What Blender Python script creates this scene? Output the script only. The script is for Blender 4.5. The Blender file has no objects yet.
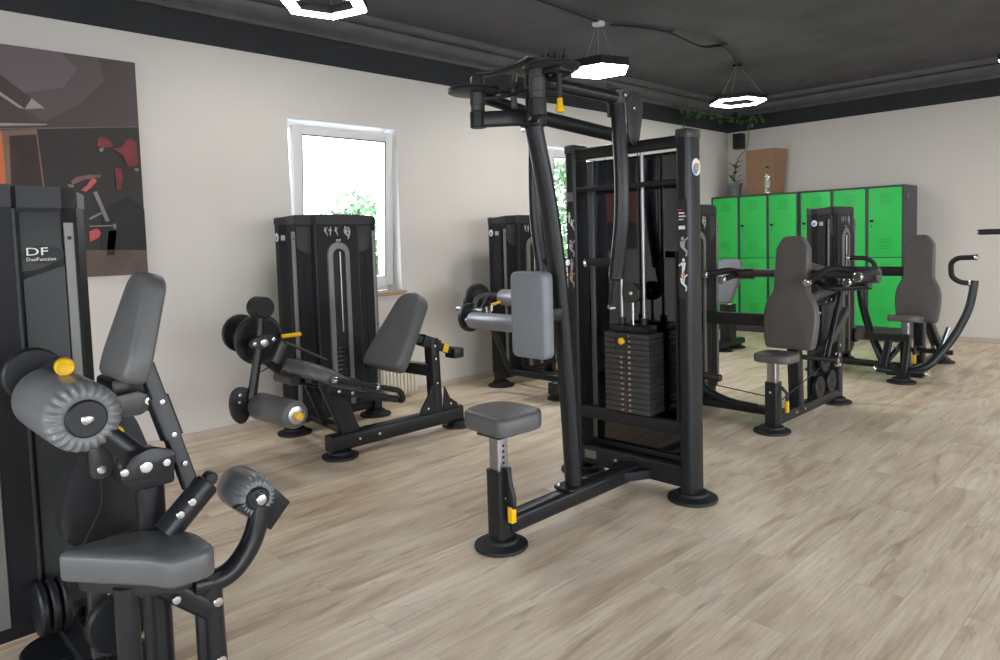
import bpy, bmesh, math, random
from mathutils import Vector, Matrix
random.seed(7)
PI = math.pi
scn = bpy.context.scene
col = scn.collection
V = Vector

# ------------------------------------------------------------------ materials
def srgb(r, g, b):
    f = lambda c: (c/255/12.92) if c/255 <= 0.04045 else ((c/255+0.055)/1.055)**2.4
    return (f(r), f(g), f(b), 1.0)

def mat(name, color, rough=0.5, metal=0.0, spec=0.5, bump=None, noise=None, coat=0.0, trans=0.0, emit=None, ior=1.45, alpha=1.0):
    m = bpy.data.materials.new(name); m.use_nodes = True
    nt = m.node_tree; b = nt.nodes['Principled BSDF']
    b.inputs['Base Color'].default_value = color
    b.inputs['Roughness'].default_value = rough
    b.inputs['Metallic'].default_value = metal
    b.inputs['Specular IOR Level'].default_value = spec
    b.inputs['Coat Weight'].default_value = coat
    b.inputs['Transmission Weight'].default_value = trans
    b.inputs['IOR'].default_value = ior
    b.inputs['Alpha'].default_value = alpha
    if emit:
        b.inputs['Emission Color'].default_value = emit[0]; b.inputs['Emission Strength'].default_value = emit[1]
    tc = nt.nodes.new('ShaderNodeTexCoord')
    if noise:   # (scale, amount) tone variation of the base colour
        n = nt.nodes.new('ShaderNodeTexNoise'); n.inputs['Scale'].default_value = noise[0]; n.inputs['Detail'].default_value = 4
        r = nt.nodes.new('ShaderNodeMapRange'); r.inputs['To Min'].default_value = 1-noise[1]; r.inputs['To Max'].default_value = 1+noise[1]
        r.inputs['From Min'].default_value = 0.3; r.inputs['From Max'].default_value = 0.7
        mx = nt.nodes.new('ShaderNodeVectorMath'); mx.operation = 'SCALE'
        mx.inputs[0].default_value = color[:3]
        nt.links.new(tc.outputs['Object'], n.inputs['Vector']); nt.links.new(n.outputs['Fac'], r.inputs['Value'])
        nt.links.new(r.outputs['Result'], mx.inputs['Scale']); nt.links.new(mx.outputs['Vector'], b.inputs['Base Color'])
    if bump:    # (scale, strength)
        n = nt.nodes.new('ShaderNodeTexNoise'); n.inputs['Scale'].default_value = bump[0]; n.inputs['Detail'].default_value = 3
        bp = nt.nodes.new('ShaderNodeBump'); bp.inputs['Strength'].default_value = bump[1]; bp.inputs['Distance'].default_value = 0.01
        nt.links.new(tc.outputs['Object'], n.inputs['Vector']); nt.links.new(n.outputs['Fac'], bp.inputs['Height'])
        nt.links.new(bp.outputs['Normal'], b.inputs['Normal'])
    return m

M = {}
M['wall'] = mat('plaster', srgb(218, 213, 206), 0.85, bump=(60, 0.10), noise=(1.3, 0.025))
M['reveal'] = mat('reveal_white', srgb(232, 232, 232), 0.7)
M['ceil'] = mat('ceiling_black', srgb(84, 83, 88), 0.75, bump=(9, 0.35), noise=(2.2, 0.18))
M['band'] = mat('band_black', srgb(46, 47, 50), 0.7, bump=(12, 0.3), noise=(3, 0.12))
M['pipe'] = mat('pipe_black', srgb(92, 92, 94), 0.42, noise=(5, 0.15))
M['frame'] = mat('frame_paint', srgb(37, 38, 41), 0.30, metal=0.2, spec=0.45)
M['frame_br'] = mat('frame_grey_paint', srgb(72, 71, 70), 0.40, metal=0.4)
M['black'] = mat('black_plastic', srgb(28, 29, 32), 0.45, noise=(6, 0.06))
M['shroud'] = mat('shroud_plastic', srgb(25, 25, 28), 0.46, spec=0.25, noise=(4, 0.05))
M['shroud_lt'] = mat('shroud_panel', srgb(46, 48, 50), 0.42, spec=0.35)
M['mould'] = mat('grey_moulding', srgb(116, 116, 111), 0.38, metal=0.2)
M['rubber'] = mat('rubber', srgb(26, 27, 29), 0.6, bump=(200, 0.1))
M['leather'] = mat('grey_leather', srgb(90, 91, 92), 0.36, spec=0.55, bump=(450, 0.10), noise=(9, 0.05))
M['leather_w'] = mat('taupe_leather', srgb(90, 86, 84), 0.42, spec=0.5, bump=(450, 0.10), noise=(9, 0.05))
M['leather_l'] = mat('pale_leather_and_sheen', srgb(122, 126, 132), 0.36, spec=0.5, bump=(450, 0.08))  # bench pad's own pale grey; on the fly machine pad it paints reflected sheen
M['vinyl'] = mat('roller_vinyl', srgb(116, 118, 120), 0.28, spec=0.6, bump=(300, 0.08))
M['silvervinyl'] = mat('roller_silver', srgb(138, 138, 140), 0.34, metal=0.25, spec=0.6, bump=(300, 0.05))
M['chrome'] = mat('chrome', (0.62, 0.62, 0.63, 1), 0.24, metal=1.0)
M['steel'] = mat('brushed_steel', (0.40, 0.40, 0.42, 1), 0.34, metal=1.0)
M['yellow'] = mat('yellow_plastic', srgb(240, 190, 20), 0.4)
M['green'] = mat('locker_green', srgb(56, 206, 96), 0.40, noise=(3, 0.03), spec=0.45)
M['locker'] = mat('locker_anthracite', srgb(72, 72, 76), 0.45)
M['dark'] = mat('near_black', srgb(14, 14, 15), 0.5)
M['white'] = mat('white_print', srgb(235, 235, 232), 0.5)
M['greyprint'] = mat('grey_print', srgb(170, 168, 164), 0.5)
M['redprint'] = mat('red_print', srgb(200, 60, 45), 0.5)
M['discprint'] = mat('disc_print', srgb(58, 55, 52), 0.5)
M['orangeprint'] = mat('orange_print', srgb(205, 150, 105), 0.5)
M['blueprint'] = mat('blue_print', srgb(90, 150, 200), 0.5)
M['pvc'] = mat('window_pvc', srgb(228, 228, 226), 0.35)
M['wood'] = mat('sill_wood', srgb(176, 150, 124), 0.5, noise=(12, 0.1))
M['radiator'] = mat('radiator_cream', srgb(232, 226, 208), 0.4)
M['card'] = mat('cardboard', srgb(204, 164, 130), 0.8, noise=(4, 0.05))
M['card2'] = mat('cardboard_side', srgb(166, 126, 94), 0.8, noise=(4, 0.05))
M['pot'] = mat('pot_grey', srgb(112, 116, 120), 0.5)
M['leaf'] = mat('leaf_green', srgb(66, 104, 60), 0.5, noise=(20, 0.3))
M['leafout'] = mat('leaf_outside', srgb(122, 154, 112), 0.7, noise=(1.2, 0.3))
M['bark'] = mat('bark', srgb(95, 82, 70), 0.9, bump=(20, 0.5))
M['soil'] = mat('soil', srgb(50, 40, 32), 0.9, bump=(60, 0.5))
M['paving'] = mat('outside_paving', srgb(176, 174, 170), 0.9, noise=(0.7, 0.2))  # neutral bright paving tone, chosen so bounced light carries no green
M['render'] = mat('outside_render', srgb(225, 220, 210), 0.9)
M['lampbody'] = mat('lamp_body', srgb(40, 40, 42), 0.4, metal=0.3)
M['lamp'] = mat('lamp_diffuser', (1, 1, 1, 1), 0.5, emit=((1.0, 0.965, 0.91, 1), 36.0))
M['wire'] = mat('wire_grey', srgb(150, 150, 150), 0.5)
M['speaker'] = mat('speaker_black', srgb(30, 31, 34), 0.6, bump=(120, 0.2))
M['canvas_edge'] = mat('canvas_edge', srgb(200, 198, 190), 0.8)

def glassmat(name, tint, mixfac, rough=0.02):
    m = bpy.data.materials.new(name); m.use_nodes = True
    nt = m.node_tree; nt.nodes.clear()
    o = nt.nodes.new('ShaderNodeOutputMaterial'); t = nt.nodes.new('ShaderNodeBsdfTransparent'); g = nt.nodes.new('ShaderNodeBsdfGlossy')
    t.inputs['Color'].default_value = tint; g.inputs['Roughness'].default_value = rough; g.inputs['Color'].default_value = (1, 1, 1, 1)
    mx = nt.nodes.new('ShaderNodeMixShader'); lw = nt.nodes.new('ShaderNodeLayerWeight'); lw.inputs['Blend'].default_value = 0.5
    fr = nt.nodes.new('ShaderNodeMath'); fr.operation = 'POWER'; fr.inputs[1].default_value = 5.0; nt.links.new(lw.outputs['Facing'], fr.inputs[0])
    a = nt.nodes.new('ShaderNodeMath'); a.operation = 'ADD'; a.inputs[1].default_value = mixfac+0.04; a.use_clamp = True
    nt.links.new(fr.outputs[0], a.inputs[0]); nt.links.new(a.outputs[0], mx.inputs['Fac'])
    nt.links.new(t.outputs[0], mx.inputs[1]); nt.links.new(g.outputs[0], mx.inputs[2]); nt.links.new(mx.outputs[0], o.inputs['Surface'])
    return m
M['glass'] = glassmat('window_glass', (0.97, 0.99, 0.98, 1), 0.0)
M['smoke'] = glassmat('smoked_acrylic', (0.10, 0.105, 0.125, 1), 0.03)
M['bottle'] = glassmat('bottle_plastic', (0.9, 0.95, 0.95, 1), 0.12, 0.1)

def mesh_panel_mat():
    m = mat('perforated_panel', srgb(70, 74, 74), 0.45, metal=0.3)
    nt = m.node_tree; b = nt.nodes['Principled BSDF']
    tc = nt.nodes.new('ShaderNodeTexCoord'); mp = nt.nodes.new('ShaderNodeMapping'); mp.inputs['Rotation'].default_value = (PI/4, 0, 0)
    vo = nt.nodes.new('ShaderNodeTexVoronoi'); vo.inputs['Scale'].default_value = 150; vo.inputs['Randomness'].default_value = 0
    lt = nt.nodes.new('ShaderNodeMath'); lt.operation = 'LESS_THAN'; lt.inputs[1].default_value = 0.36
    mx = nt.nodes.new('ShaderNodeMix'); mx.data_type = 'RGBA'
    mx.inputs['A'].default_value = srgb(64, 67, 67); mx.inputs['B'].default_value = srgb(18, 19, 20)
    nt.links.new(tc.outputs['Object'], mp.inputs['Vector']); nt.links.new(mp.outputs[0], vo.inputs['Vector'])
    nt.links.new(vo.outputs['Distance'], lt.inputs[0]); nt.links.new(lt.outputs[0], mx.inputs['Factor'])
    nt.links.new(mx.outputs['Result'], b.inputs['Base Color'])
    return m
M['perf'] = mesh_panel_mat()

def floor_mat():
    m = bpy.data.materials.new('oak_laminate'); m.use_nodes = True
    nt = m.node_tree; b = nt.nodes['Principled BSDF']; L = nt.links.new; N = nt.nodes.new
    tc = N('ShaderNodeTexCoord')
    sep = N('ShaderNodeSeparateXYZ'); L(tc.outputs['Object'], sep.inputs[0])
    cmb = N('ShaderNodeCombineXYZ'); L(sep.outputs['Y'], cmb.inputs['X']); L(sep.outputs['X'], cmb.inputs['Y'])
    br = N('ShaderNodeTexBrick'); L(cmb.outputs[0], br.inputs['Vector'])
    br.inputs['Scale'].default_value = 1.0; br.inputs['Brick Width'].default_value = 1.38; br.inputs['Row Height'].default_value = 0.195
    br.inputs['Mortar Size'].default_value = 0.0012; br.inputs['Mortar Smooth'].default_value = 0.3
    br.inputs['Color1'].default_value = (0, 0, 0, 1); br.inputs['Color2'].default_value = (1, 1, 1, 1); br.inputs['Mortar'].default_value = (0.5, 0.5, 0.5, 1)
    br.offset = 0.37; br.offset_frequency = 2
    bw = N('ShaderNodeRGBToBW'); L(br.outputs['Color'], bw.inputs[0])
    # per-plank shifted coordinates
    sc = N('ShaderNodeMath'); sc.operation = 'MULTIPLY'; sc.inputs[1].default_value = 37.0; L(bw.outputs[0], sc.inputs[0])
    off = N('ShaderNodeCombineXYZ'); L(sc.outputs[0], off.inputs['X']); L(sc.outputs[0], off.inputs['Z'])
    ad = N('ShaderNodeVectorMath'); ad.operation = 'ADD'; L(cmb.outputs[0], ad.inputs[0]); L(off.outputs[0], ad.inputs[1])
    def noise(scale, sx, sy, det=5, dist=0.0, rgh=0.55):
        mp = N('ShaderNodeMapping'); mp.inputs['Scale'].default_value = (sx, sy, 1); L(ad.outputs[0], mp.inputs['Vector'])
        n = N('ShaderNodeTexNoise'); n.inputs['Scale'].default_value = scale; n.inputs['Detail'].default_value = det
        n.inputs['Distortion'].default_value = dist; n.inputs['Roughness'].default_value = rgh
        L(mp.outputs[0], n.inputs['Vector']); return n
    n1 = noise(1.0, 1.3, 7, 6, 0.8)       # broad cloudy grain
    n2 = noise(1.0, 5, 90, 4, 0.6)        # fine fibres
    n3 = noise(1.0, 2.0, 13, 5, 1.2, 0.65)       # knots / dark streaks
    r1 = N('ShaderNodeValToRGB'); L(n1.outputs['Fac'], r1.inputs[0])
    r1.color_ramp.elements[0].position = 0.28; r1.color_ramp.elements[0].color = srgb(208, 182, 155)
    r1.color_ramp.elements[1].position = 0.66; r1.color_ramp.elements[1].color = srgb(255, 240, 214)
    e = r1.color_ramp.elements.new(0.48); e.color = srgb(242, 219, 192)
    r3 = N('ShaderNodeValToRGB'); L(n3.outputs['Fac'], r3.inputs[0])
    r3.color_ramp.elements[0].position = 0.565; r3.color_ramp.elements[0].color = (0, 0, 0, 1)
    r3.color_ramp.elements[1].position = 0.76; r3.color_ramp.elements[1].color = (1, 1, 1, 1)
    mk = N('ShaderNodeMix'); mk.data_type = 'RGBA'; mk.blend_type = 'MULTIPLY'; mk.inputs['B'].default_value = (0.55, 0.50, 0.46, 1)
    L(r3.outputs['Color'], mk.inputs['Factor']); L(r1.outputs['Color'], mk.inputs['A'])
    mr = N('ShaderNodeMapRange'); mr.inputs['From Min'].default_value = 0.3; mr.inputs['From Max'].default_value = 0.7
    mr.inputs['To Min'].default_value = 0.84; mr.inputs['To Max'].default_value = 1.10; L(n2.outputs['Fac'], mr.inputs['Value'])
    s1 = N('ShaderNodeVectorMath'); s1.operation = 'SCALE'; L(mk.outputs['Result'], s1.inputs[0]); L(mr.outputs[0], s1.inputs['Scale'])
    mp2 = N('ShaderNodeMapRange'); mp2.inputs['To Min'].default_value = 0.95; mp2.inputs['To Max'].default_value = 1.04; L(bw.outputs[0], mp2.inputs['Value'])
    s2 = N('ShaderNodeVectorMath'); s2.operation = 'SCALE'; L(s1.outputs[0], s2.inputs[0]); L(mp2.outputs[0], s2.inputs['Scale'])
    gap = N('ShaderNodeMix'); gap.data_type = 'RGBA'; gap.inputs['B'].default_value = srgb(120, 104, 90)
    gf = N('ShaderNodeMath'); gf.operation = 'MULTIPLY'; gf.inputs[1].default_value = 0.3; L(br.outputs['Fac'], gf.inputs[0]); L(gf.outputs[0], gap.inputs['Factor'])
    L(s2.outputs[0], gap.inputs['A']); L(gap.outputs['Result'], b.inputs['Base Color'])
    b.inputs['Roughness'].default_value = 0.42; b.inputs['Specular IOR Level'].default_value = 0.45
    bp = N('ShaderNodeBump'); bp.inputs['Strength'].default_value = 0.12; bp.inputs['Distance'].default_value = 0.002
    L(n2.outputs['Fac'], bp.inputs['Height']); L(bp.outputs[0], b.inputs['Normal'])
    return m
M['floor'] = floor_mat()

# ------------------------------------------------------------------ object helpers
ROOT = {}
def tag(o, label=None, cat=None, group=None, kind=None):
    if label: o['label'] = label
    if cat: o['category'] = cat
    if group: o['group'] = group
    if kind: o['kind'] = kind
    return o
def thing(name, loc, label, cat, group=None):
    o = bpy.data.objects.new(name, None); col.objects.link(o); o.location = loc; o.empty_display_size = 0.1
    ROOT[o.name] = V(loc); return tag(o, label, cat, group)
def rootloc(o):
    p = V((0, 0, 0))
    while o is not None:
        p = p + o.location; o = o.parent
    return p
def obj(name, bm, m, parent=None, loc=None, label=None, smooth=38, kind=None):
    """world-coordinate bmesh -> one mesh object (origin at its parent's origin, or at loc)"""
    org = V(loc) if loc is not None else (rootloc(parent) if parent else V((0, 0, 0)))
    bmesh.ops.translate(bm, verts=bm.verts, vec=-org)
    bmesh.ops.recalc_face_normals(bm, faces=bm.faces)
    me = bpy.data.meshes.new(name); bm.to_mesh(me); bm.free()
    me.shade_smooth(); me.set_sharp_from_angle(angle=math.radians(smooth))
    for mm in (m if isinstance(m, (list, tuple)) else [m]): me.materials.append(M[mm] if isinstance(mm, str) else mm)
    o = bpy.data.objects.new(name, me); col.objects.link(o)
    if parent:
        o.parent = parent; o.location = org - rootloc(parent)
    else: o.location = org
    if label: o['label'] = label
    if kind: o['kind'] = kind
    return o
def BM(): return bmesh.new()

def addbox(bm, lo, hi, bev=0.0, seg=2, rot=None):
    lo, hi = V(lo), V(hi); c = (lo+hi)/2; s = hi-lo
    r = bmesh.ops.create_cube(bm, size=1.0)
    vs = r['verts']
    for v in vs: v.co = V((v.co.x*s.x, v.co.y*s.y, v.co.z*s.z))
    if bev > 0:
        es = list({e for v in vs for e in v.link_edges})
        rb = bmesh.ops.bevel(bm, geom=es, offset=min(bev, min(s)*0.49), segments=seg, profile=0.5, affect='EDGES')
        vs = list({v for f in rb['faces'] for v in f.verts} | {v for v in vs if v.is_valid})
    for v in vs: v.co = (rot @ v.co if rot else v.co) + c
    return vs
def box(lo, hi, bev=0.0, seg=2, rot=None):
    bm = BM(); addbox(bm, lo, hi, bev, seg, rot); return bm

def circ(r, n=20): return [(r*math.cos(2*PI*i/n), r*math.sin(2*PI*i/n)) for i in range(n)]
def rrect(w, h, r=0.012, n=3):
    """rounded rectangle profile, w along the 'side' axis, h along the 'up' axis"""
    pts = []
    r = min(r, w*0.49, h*0.49)
    for cx, cy, a0 in ((w/2-r, h/2-r, 0), (-w/2+r, h/2-r, PI/2), (-w/2+r, -h/2+r, PI), (w/2-r, -h/2+r, 1.5*PI)):
        for i in range(n+1):
            a = a0 + PI/2*i/n; pts.append((cx+r*math.cos(a), cy+r*math.sin(a)))
    return pts
def fillet(pts, r, n=6):
    pts = [V(p) for p in pts]; out = [pts[0]]
    for i in range(1, len(pts)-1):
        a, b, c = pts[i-1], pts[i], pts[i+1]
        d1 = (a-b); d2 = (c-b); rr = min(r, d1.length*0.49, d2.length*0.49)
        p1 = b + d1.normalized()*rr; p2 = b + d2.normalized()*rr
        for k in range(n+1):
            t = k/n; out.append((1-t)**2*p1 + 2*t*(1-t)*b + t*t*p2)
    out.append(pts[-1]); return out
def sweep(bm, pts, prof, up=V((0, 0, 1)), scale=None, cap=True):
    pts = [V(p) for p in pts]; n = len(pts); rings = []
    side = None
    for i, p in enumerate(pts):
        t = ((pts[min(i+1, n-1)]-pts[max(i-1, 0)])).normalized()
        if side is None:
            u = V(up)
            if abs(t.dot(u.normalized())) > 0.95: u = V((0, 1, 0)) if abs(t.y) < 0.9 else V((1, 0, 0))
            side = t.cross(u).normalized()
        else:
            side = (side - t*side.dot(t)).normalized()
        u2 = side.cross(t).normalized()
        s = scale[i] if scale else 1.0
        rings.append([bm.verts.new(p + side*(a*s) + u2*(b*s)) for a, b in prof])
    m = len(prof)
    for i in range(n-1):
        for j in range(m):
            bm.faces.new((rings[i][j], rings[i][(j+1) % m], rings[i+1][(j+1) % m], rings[i+1][j]))
    if cap:
        bm.faces.new(rings[0]); bm.faces.new(rings[-1])
    return rings
def tube(pts, r, fr=0.0, n=16, bm=None):
    bm = bm or BM(); p = fillet(pts, fr) if fr > 0 else pts; sweep(bm, p, circ(r, n)); return bm
def rtube(pts, w, h, fr=0.0, cr=0.012, up=(0, 0, 1), bm=None, scale=None):
    bm = bm or BM(); p = fillet(pts, fr) if fr > 0 else pts; sweep(bm, p, rrect(w, h, cr), up=V(up), scale=scale); return bm
def lathe(p0, p1, prof, n=28, bm=None, fold=None):
    """profile = [(distance from p0 along the axis, radius)]"""
    bm = bm or BM(); p0, p1 = V(p0), V(p1); ax = (p1-p0).normalized()
    u = V((0, 0, 1)) if abs(ax.z) < 0.9 else V((1, 0, 0))
    s = ax.cross(u).normalized(); w = s.cross(ax).normalized(); rings = []
    for k, (d, r) in enumerate(prof):
        ring = []
        for i in range(n):
            a = 2*PI*i/n; f = 0
            if fold and fold[1][k]: f = fold[1][k]*math.cos(fold[0]*a)
            ring.append(bm.verts.new(p0 + ax*(d+f*0.6) + (s*math.cos(a)+w*math.sin(a))*(r+f)))
        rings.append(ring)
    for k in range(len(prof)-1):
        for i in range(n):
            bm.faces.new((rings[k][i], rings[k][(i+1) % n], rings[k+1][(i+1) % n], rings[k+1][i]))
    bm.faces.new(rings[0]); bm.faces.new(rings[-1]); return bm
def cyl(p0, p1, r, bev=0.003, n=24, bm=None):
    L = (V(p1)-V(p0)).length; bev = min(bev, L*0.4, r*0.5)
    return lathe(p0, p1, [(0, r-bev), (bev, r), (L-bev, r), (L, r-bev)], n, bm)
def plate(outline, frame, th, bev=0.004, bm=None, seg=2):
    """extruded polygon. frame=(origin, u, v) ; thickness th along u x v, centred"""
    bm = bm or BM(); o, u, v = V(frame[0]), V(frame[1]).normalized(), V(frame[2]).normalized(); nrm = u.cross(v).normalized()
    a = [bm.verts.new(o+u*x+v*y+nrm*(th/2)) for x, y in outline]; b = [bm.verts.new(o+u*x+v*y-nrm*(th/2)) for x, y in outline]
    n = len(outline); f1 = bm.faces.new(a); f2 = bm.faces.new(list(reversed(b)))
    sf = [bm.faces.new((a[i], b[i], b[(i+1) % n], a[(i+1) % n])) for i in range(n)]
    if bev > 0:
        es = list(f1.edges)+list(f2.edges)
        bmesh.ops.bevel(bm, geom=es, offset=bev, segments=seg, profile=0.6, affect='EDGES')
    return bm
def smoothpoly(pts, r, n=4):
    """round the corners of a closed 2D polygon; r is a number or list"""
    out = []; m = len(pts)
    for i in range(m):
        a, b, c = V(pts[i-1]), V(pts[i]), V(pts[(i+1) % m]); ri = r[i] if isinstance(r, (list, tuple)) else r
        d1, d2 = a-b, c-b; rr = min(ri, d1.length*0.49, d2.length*0.49)
        p1, p2 = b+d1.normalized()*rr, b+d2.normalized()*rr
        for k in range(n+1):
            t = k/n; q = (1-t)**2*p1+2*t*(1-t)*b+t*t*p2; out.append((q.x, q.y))
    return out
def pad(outline, frame, th, r=0.03, name='pad', m='leather', parent=None, puff=0.018, cr=0.04, label=None):
    """upholstered cushion: rounded outline, puffed front and back rims"""
    ol = smoothpoly(outline, cr, 5); bm = BM()
    o, u, v = V(frame[0]), V(frame[1]).normalized(), V(frame[2]).normalized(); nrm = u.cross(v).normalized()
    cx = sum(p[0] for p in ol)/len(ol); cy = sum(p[1] for p in ol)/len(ol)
    def ring(ins, dz):
        res = []
        m_ = len(ol)
        for i in range(m_):
            a, b, c = V(ol[i-1]), V(ol[i]), V(ol[(i+1) % m_])
            t = (c-a); t = t.normalized() if t.length > 1e-9 else V((1, 0)); nn = V((-t.y, t.x))
            if nn.dot(V((cx, cy))-b) < 0: nn = -nn
            q = b + nn*ins
            res.append(bm.verts.new(o+u*q.x+v*q.y+nrm*dz))
        return res
    h = th/2
    levels = [(r*0.62, h), (r*0.34, h-puff*0.10), (r*0.12, h-puff*0.34), (0, h-puff*0.75), (0.0, -h+puff*0.5), (0.003, -h+0.003), (0.007, -h)]
    rs = [ring(a, b) for a, b in levels]
    m_ = len(ol)
    for k in range(len(rs)-1):
        for i in range(m_):
            bm.faces.new((rs[k][i], rs[k][(i+1) % m_], rs[k+1][(i+1) % m_], rs[k+1][i]))
    # front centre: fan with slight crown
    c = bm.verts.new(o+u*cx+v*cy+nrm*(h+0.003))
    for i in range(m_): bm.faces.new((rs[0][i], c, rs[0][(i+1) % m_]))
    bm.faces.new(rs[-1])
    return obj(name, bm, m, parent, smooth=60, label=label)
def foot(parent, x, y, r=0.115, name='foot', z0=0.0):
    prof = [(0, r-0.004), (0.006, r), (0.016, r-0.002), (0.022, r*0.80), (0.030, r*0.66), (0.042, r*0.62), (0.046, r*0.5)]
    return obj(name, lathe((x, y, z0), (x, y, z0+0.05), prof, 36), 'rubber', parent)
def bolt(parent, p, d, r=0.011, name='bolt', m='chrome'):
    r *= 0.85
    p, d = V(p), V(d).normalized()
    return obj(name, lathe(p-d*0.002, p+d, [(0, r), (0.004, r), (0.006, r*0.86), (0.0065, r*0.5)], 14), m, parent)
def roller(parent, p0, p1, r, m='vinyl', ruffle=True, hub='black', name='roller_pad', end='chrome'):
    p0, p1 = V(p0), V(p1); L = (p1-p0).length; ax = (p1-p0).normalized()
    if ruffle:
        prof = [(0, r*0.55), (0.004, r*0.9), (0.018, r), (L*0.5, r*1.01), (L-0.045, r*0.995), (L-0.022, r*0.965), (L-0.008, r*0.86), (L-0.001, r*0.74), (L-0.001, r*0.62), (L-0.006, r*0.54)]
        amp = [0, 0, 0, 0, 0.0, r*0.018, r*0.045, r*0.05, r*0.03, 0]
        bm = lathe(p0, p1, prof, 112, fold=(24, amp))
    else:
        prof = [(0, r*0.85), (0.004, r*0.95), (0.014, r), (L-0.014, r), (L-0.004, r*0.95), (L, r*0.85)]
        bm = lathe(p0, p1, prof, 36)
    ro = obj(name, bm, m, parent, smooth=50)
    hb = obj('end_cap', cyl(p1-ax*0.012, p1+ax*0.006, r*0.53, 0.004, 28), hub, ro)
    obj('bolt', lathe(p1, p1+ax, [(0.004, r*0.17), (0.010, r*0.17), (0.014, r*0.12), (0.015, r*0.05)], 14), end, ro)
    return ro
def text(s, size, org, u, v, m, parent, name='lettering', th=0.0008, sx=1.0, align='LEFT'):
    cu = bpy.data.curves.new('t', 'FONT'); cu.body = s; cu.size = size; cu.align_x = align; cu.resolution_u = 3
    to = bpy.data.objects.new('t', cu); col.objects.link(to)
    bpy.context.view_layer.update()
    me = bpy.data.meshes.new_from_object(to.evaluated_get(bpy.context.evaluated_depsgraph_get()))
    bpy.data.objects.remove(to); bpy.data.curves.remove(cu)
    bm = BM(); bm.from_mesh(me); bpy.data.meshes.remove(me)
    u, v = V(u).normalized(), V(v).normalized(); nrm = u.cross(v); org = V(org)
    for q in bm.verts: q.co = org + u*(q.co.x*sx) + v*q.co.y + nrm*th
    return obj(name, bm, m, parent, smooth=180)
def decal(polys, frame, m, parent, name='decal', off=0.001):
    bm = BM(); o, u, v = V(frame[0]), V(frame[1]).normalized(), V(frame[2]).normalized(); nrm = u.cross(v).normalized()
    for p in polys: bm.faces.new([bm.verts.new(o+u*x+v*y+nrm*off) for x, y in p])
    return obj(name, bm, m, parent, smooth=180)
def ellipse(cx, cy, rx, ry, n=18): return [(cx+rx*math.cos(2*PI*i/n), cy+ry*math.sin(2*PI*i/n)) for i in range(n)]

def figure(cx, cy, s, pose=0):
    """little pictogram of an exercising figure as polygons"""
    P = [ellipse(cx, cy+0.42*s, 0.09*s, 0.11*s, 8), [(cx-0.16*s, cy+0.28*s), (cx+0.16*s, cy+0.28*s), (cx+0.1*s, cy-0.02*s), (cx-0.1*s, cy-0.02*s)]]
    if pose % 2 == 0:
        P += [[(cx+0.13*s, cy+0.28*s), (cx+0.34*s, cy+0.44*s), (cx+0.30*s, cy+0.50*s), (cx+0.08*s, cy+0.34*s)], [(cx-0.1*s, cy-0.02*s), (cx+0.1*s, cy-0.02*s), (cx+0.28*s, cy-0.2*s), (cx+0.2*s, cy-0.28*s)], [(cx+0.2*s, cy-0.2*s), (cx+0.28*s, cy-0.2*s), (cx+0.25*s, cy-0.48*s), (cx+0.17*s, cy-0.48*s)]]
    else:
        P += [[(cx-0.13*s, cy+0.28*s), (cx-0.34*s, cy+0.12*s), (cx-0.30*s, cy+0.05*s), (cx-0.08*s, cy+0.18*s)], [(cx-0.1*s, cy-0.02*s), (cx+0.1*s, cy-0.02*s), (cx-0.02*s, cy-0.48*s), (cx-0.12*s, cy-0.48*s)]]
    return P

# ------------------------------------------------------------------ camera (principal point sits above the middle: the photograph is cropped)
def camera():
    yaw, pitch, roll = math.radians(45.53033386), math.radians(3.72521688), math.radians(-1.73799323)
    f = V((-math.sin(yaw)*math.cos(pitch), math.cos(yaw)*math.cos(pitch), -math.sin(pitch)))
    r = V((math.cos(yaw), math.sin(yaw), 0)); u = r.cross(f)
    r2 = r*math.cos(roll)+u*math.sin(roll); u2 = -r*math.sin(roll)+u*math.cos(roll)
    mt = Matrix(((r2.x, u2.x, -f.x, 0), (r2.y, u2.y, -f.y, 0), (r2.z, u2.z, -f.z, 1.33), (0, 0, 0, 1)))
    cd = bpy.data.cameras.new('camera'); cd.sensor_width = 36; cd.lens = 713.7/1000*36
    cd.shift_y = (286.48-330)/1000; cd.clip_start = 0.05; cd.clip_end = 200
    c = bpy.data.objects.new('camera', cd); col.objects.link(c); c.matrix_world = mt; scn.camera = c
camera()

# ------------------------------------------------------------------ room
XL, YB, XR, YN, ZC = -5.0, 9.53, 4.2, -3.2, 3.14
def wall_with_openings(axis, pos, thick, a0, a1, z0, z1, holes, name, m='wall'):
    """wall slab with rectangular holes [(a0,a1,z0,z1)]; thick is signed outward"""
    bm = BM()
    cuts = sorted({a0, a1} | {h[0] for h in holes} | {h[1] for h in holes})
    lo, hi = min(pos, pos+thick), max(pos, pos+thick)
    def b(s, e, zz0, zz1):
        if axis == 'x': addbox(bm, (lo, s, zz0), (hi, e, zz1))
        else: addbox(bm, (s, lo, zz0), (e, hi, zz1))
    for s, e in zip(cuts[:-1], cuts[1:]):
        hs = sorted([h for h in holes if h[0] <= s+1e-6 and h[1] >= e-1e-6], key=lambda h: h[2]); z = z0
        for h in hs:
            if h[2] > z: b(s, e, z, h[2])
            z = h[3]
        if z < z1: b(s, e, z, z1)
    bmesh.ops.remove_doubles(bm, verts=bm.verts, dist=1e-5)
    return tag(obj(name, bm, m), kind='structure')
tag(obj('floor', box((XL-0.3, YN-0.3, -0.1), (XR+0.3, YB+0.3, 0)), 'floor'), kind='structure')
tag(obj('ceiling', box((XL-0.3, YN-0.3, ZC), (XR+0.3, YB+0.3, ZC+0.2)), 'ceil'), kind='structure')
W1 = (2.707, 3.722, 0.915, 2.31); W2 = (5.66, 6.68, 0.915, 2.31)
wall_with_openings('x', XL, -0.34, YN-0.3, YB+0.3, 0, ZC, [W1, W2], 'wall_left')
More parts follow.
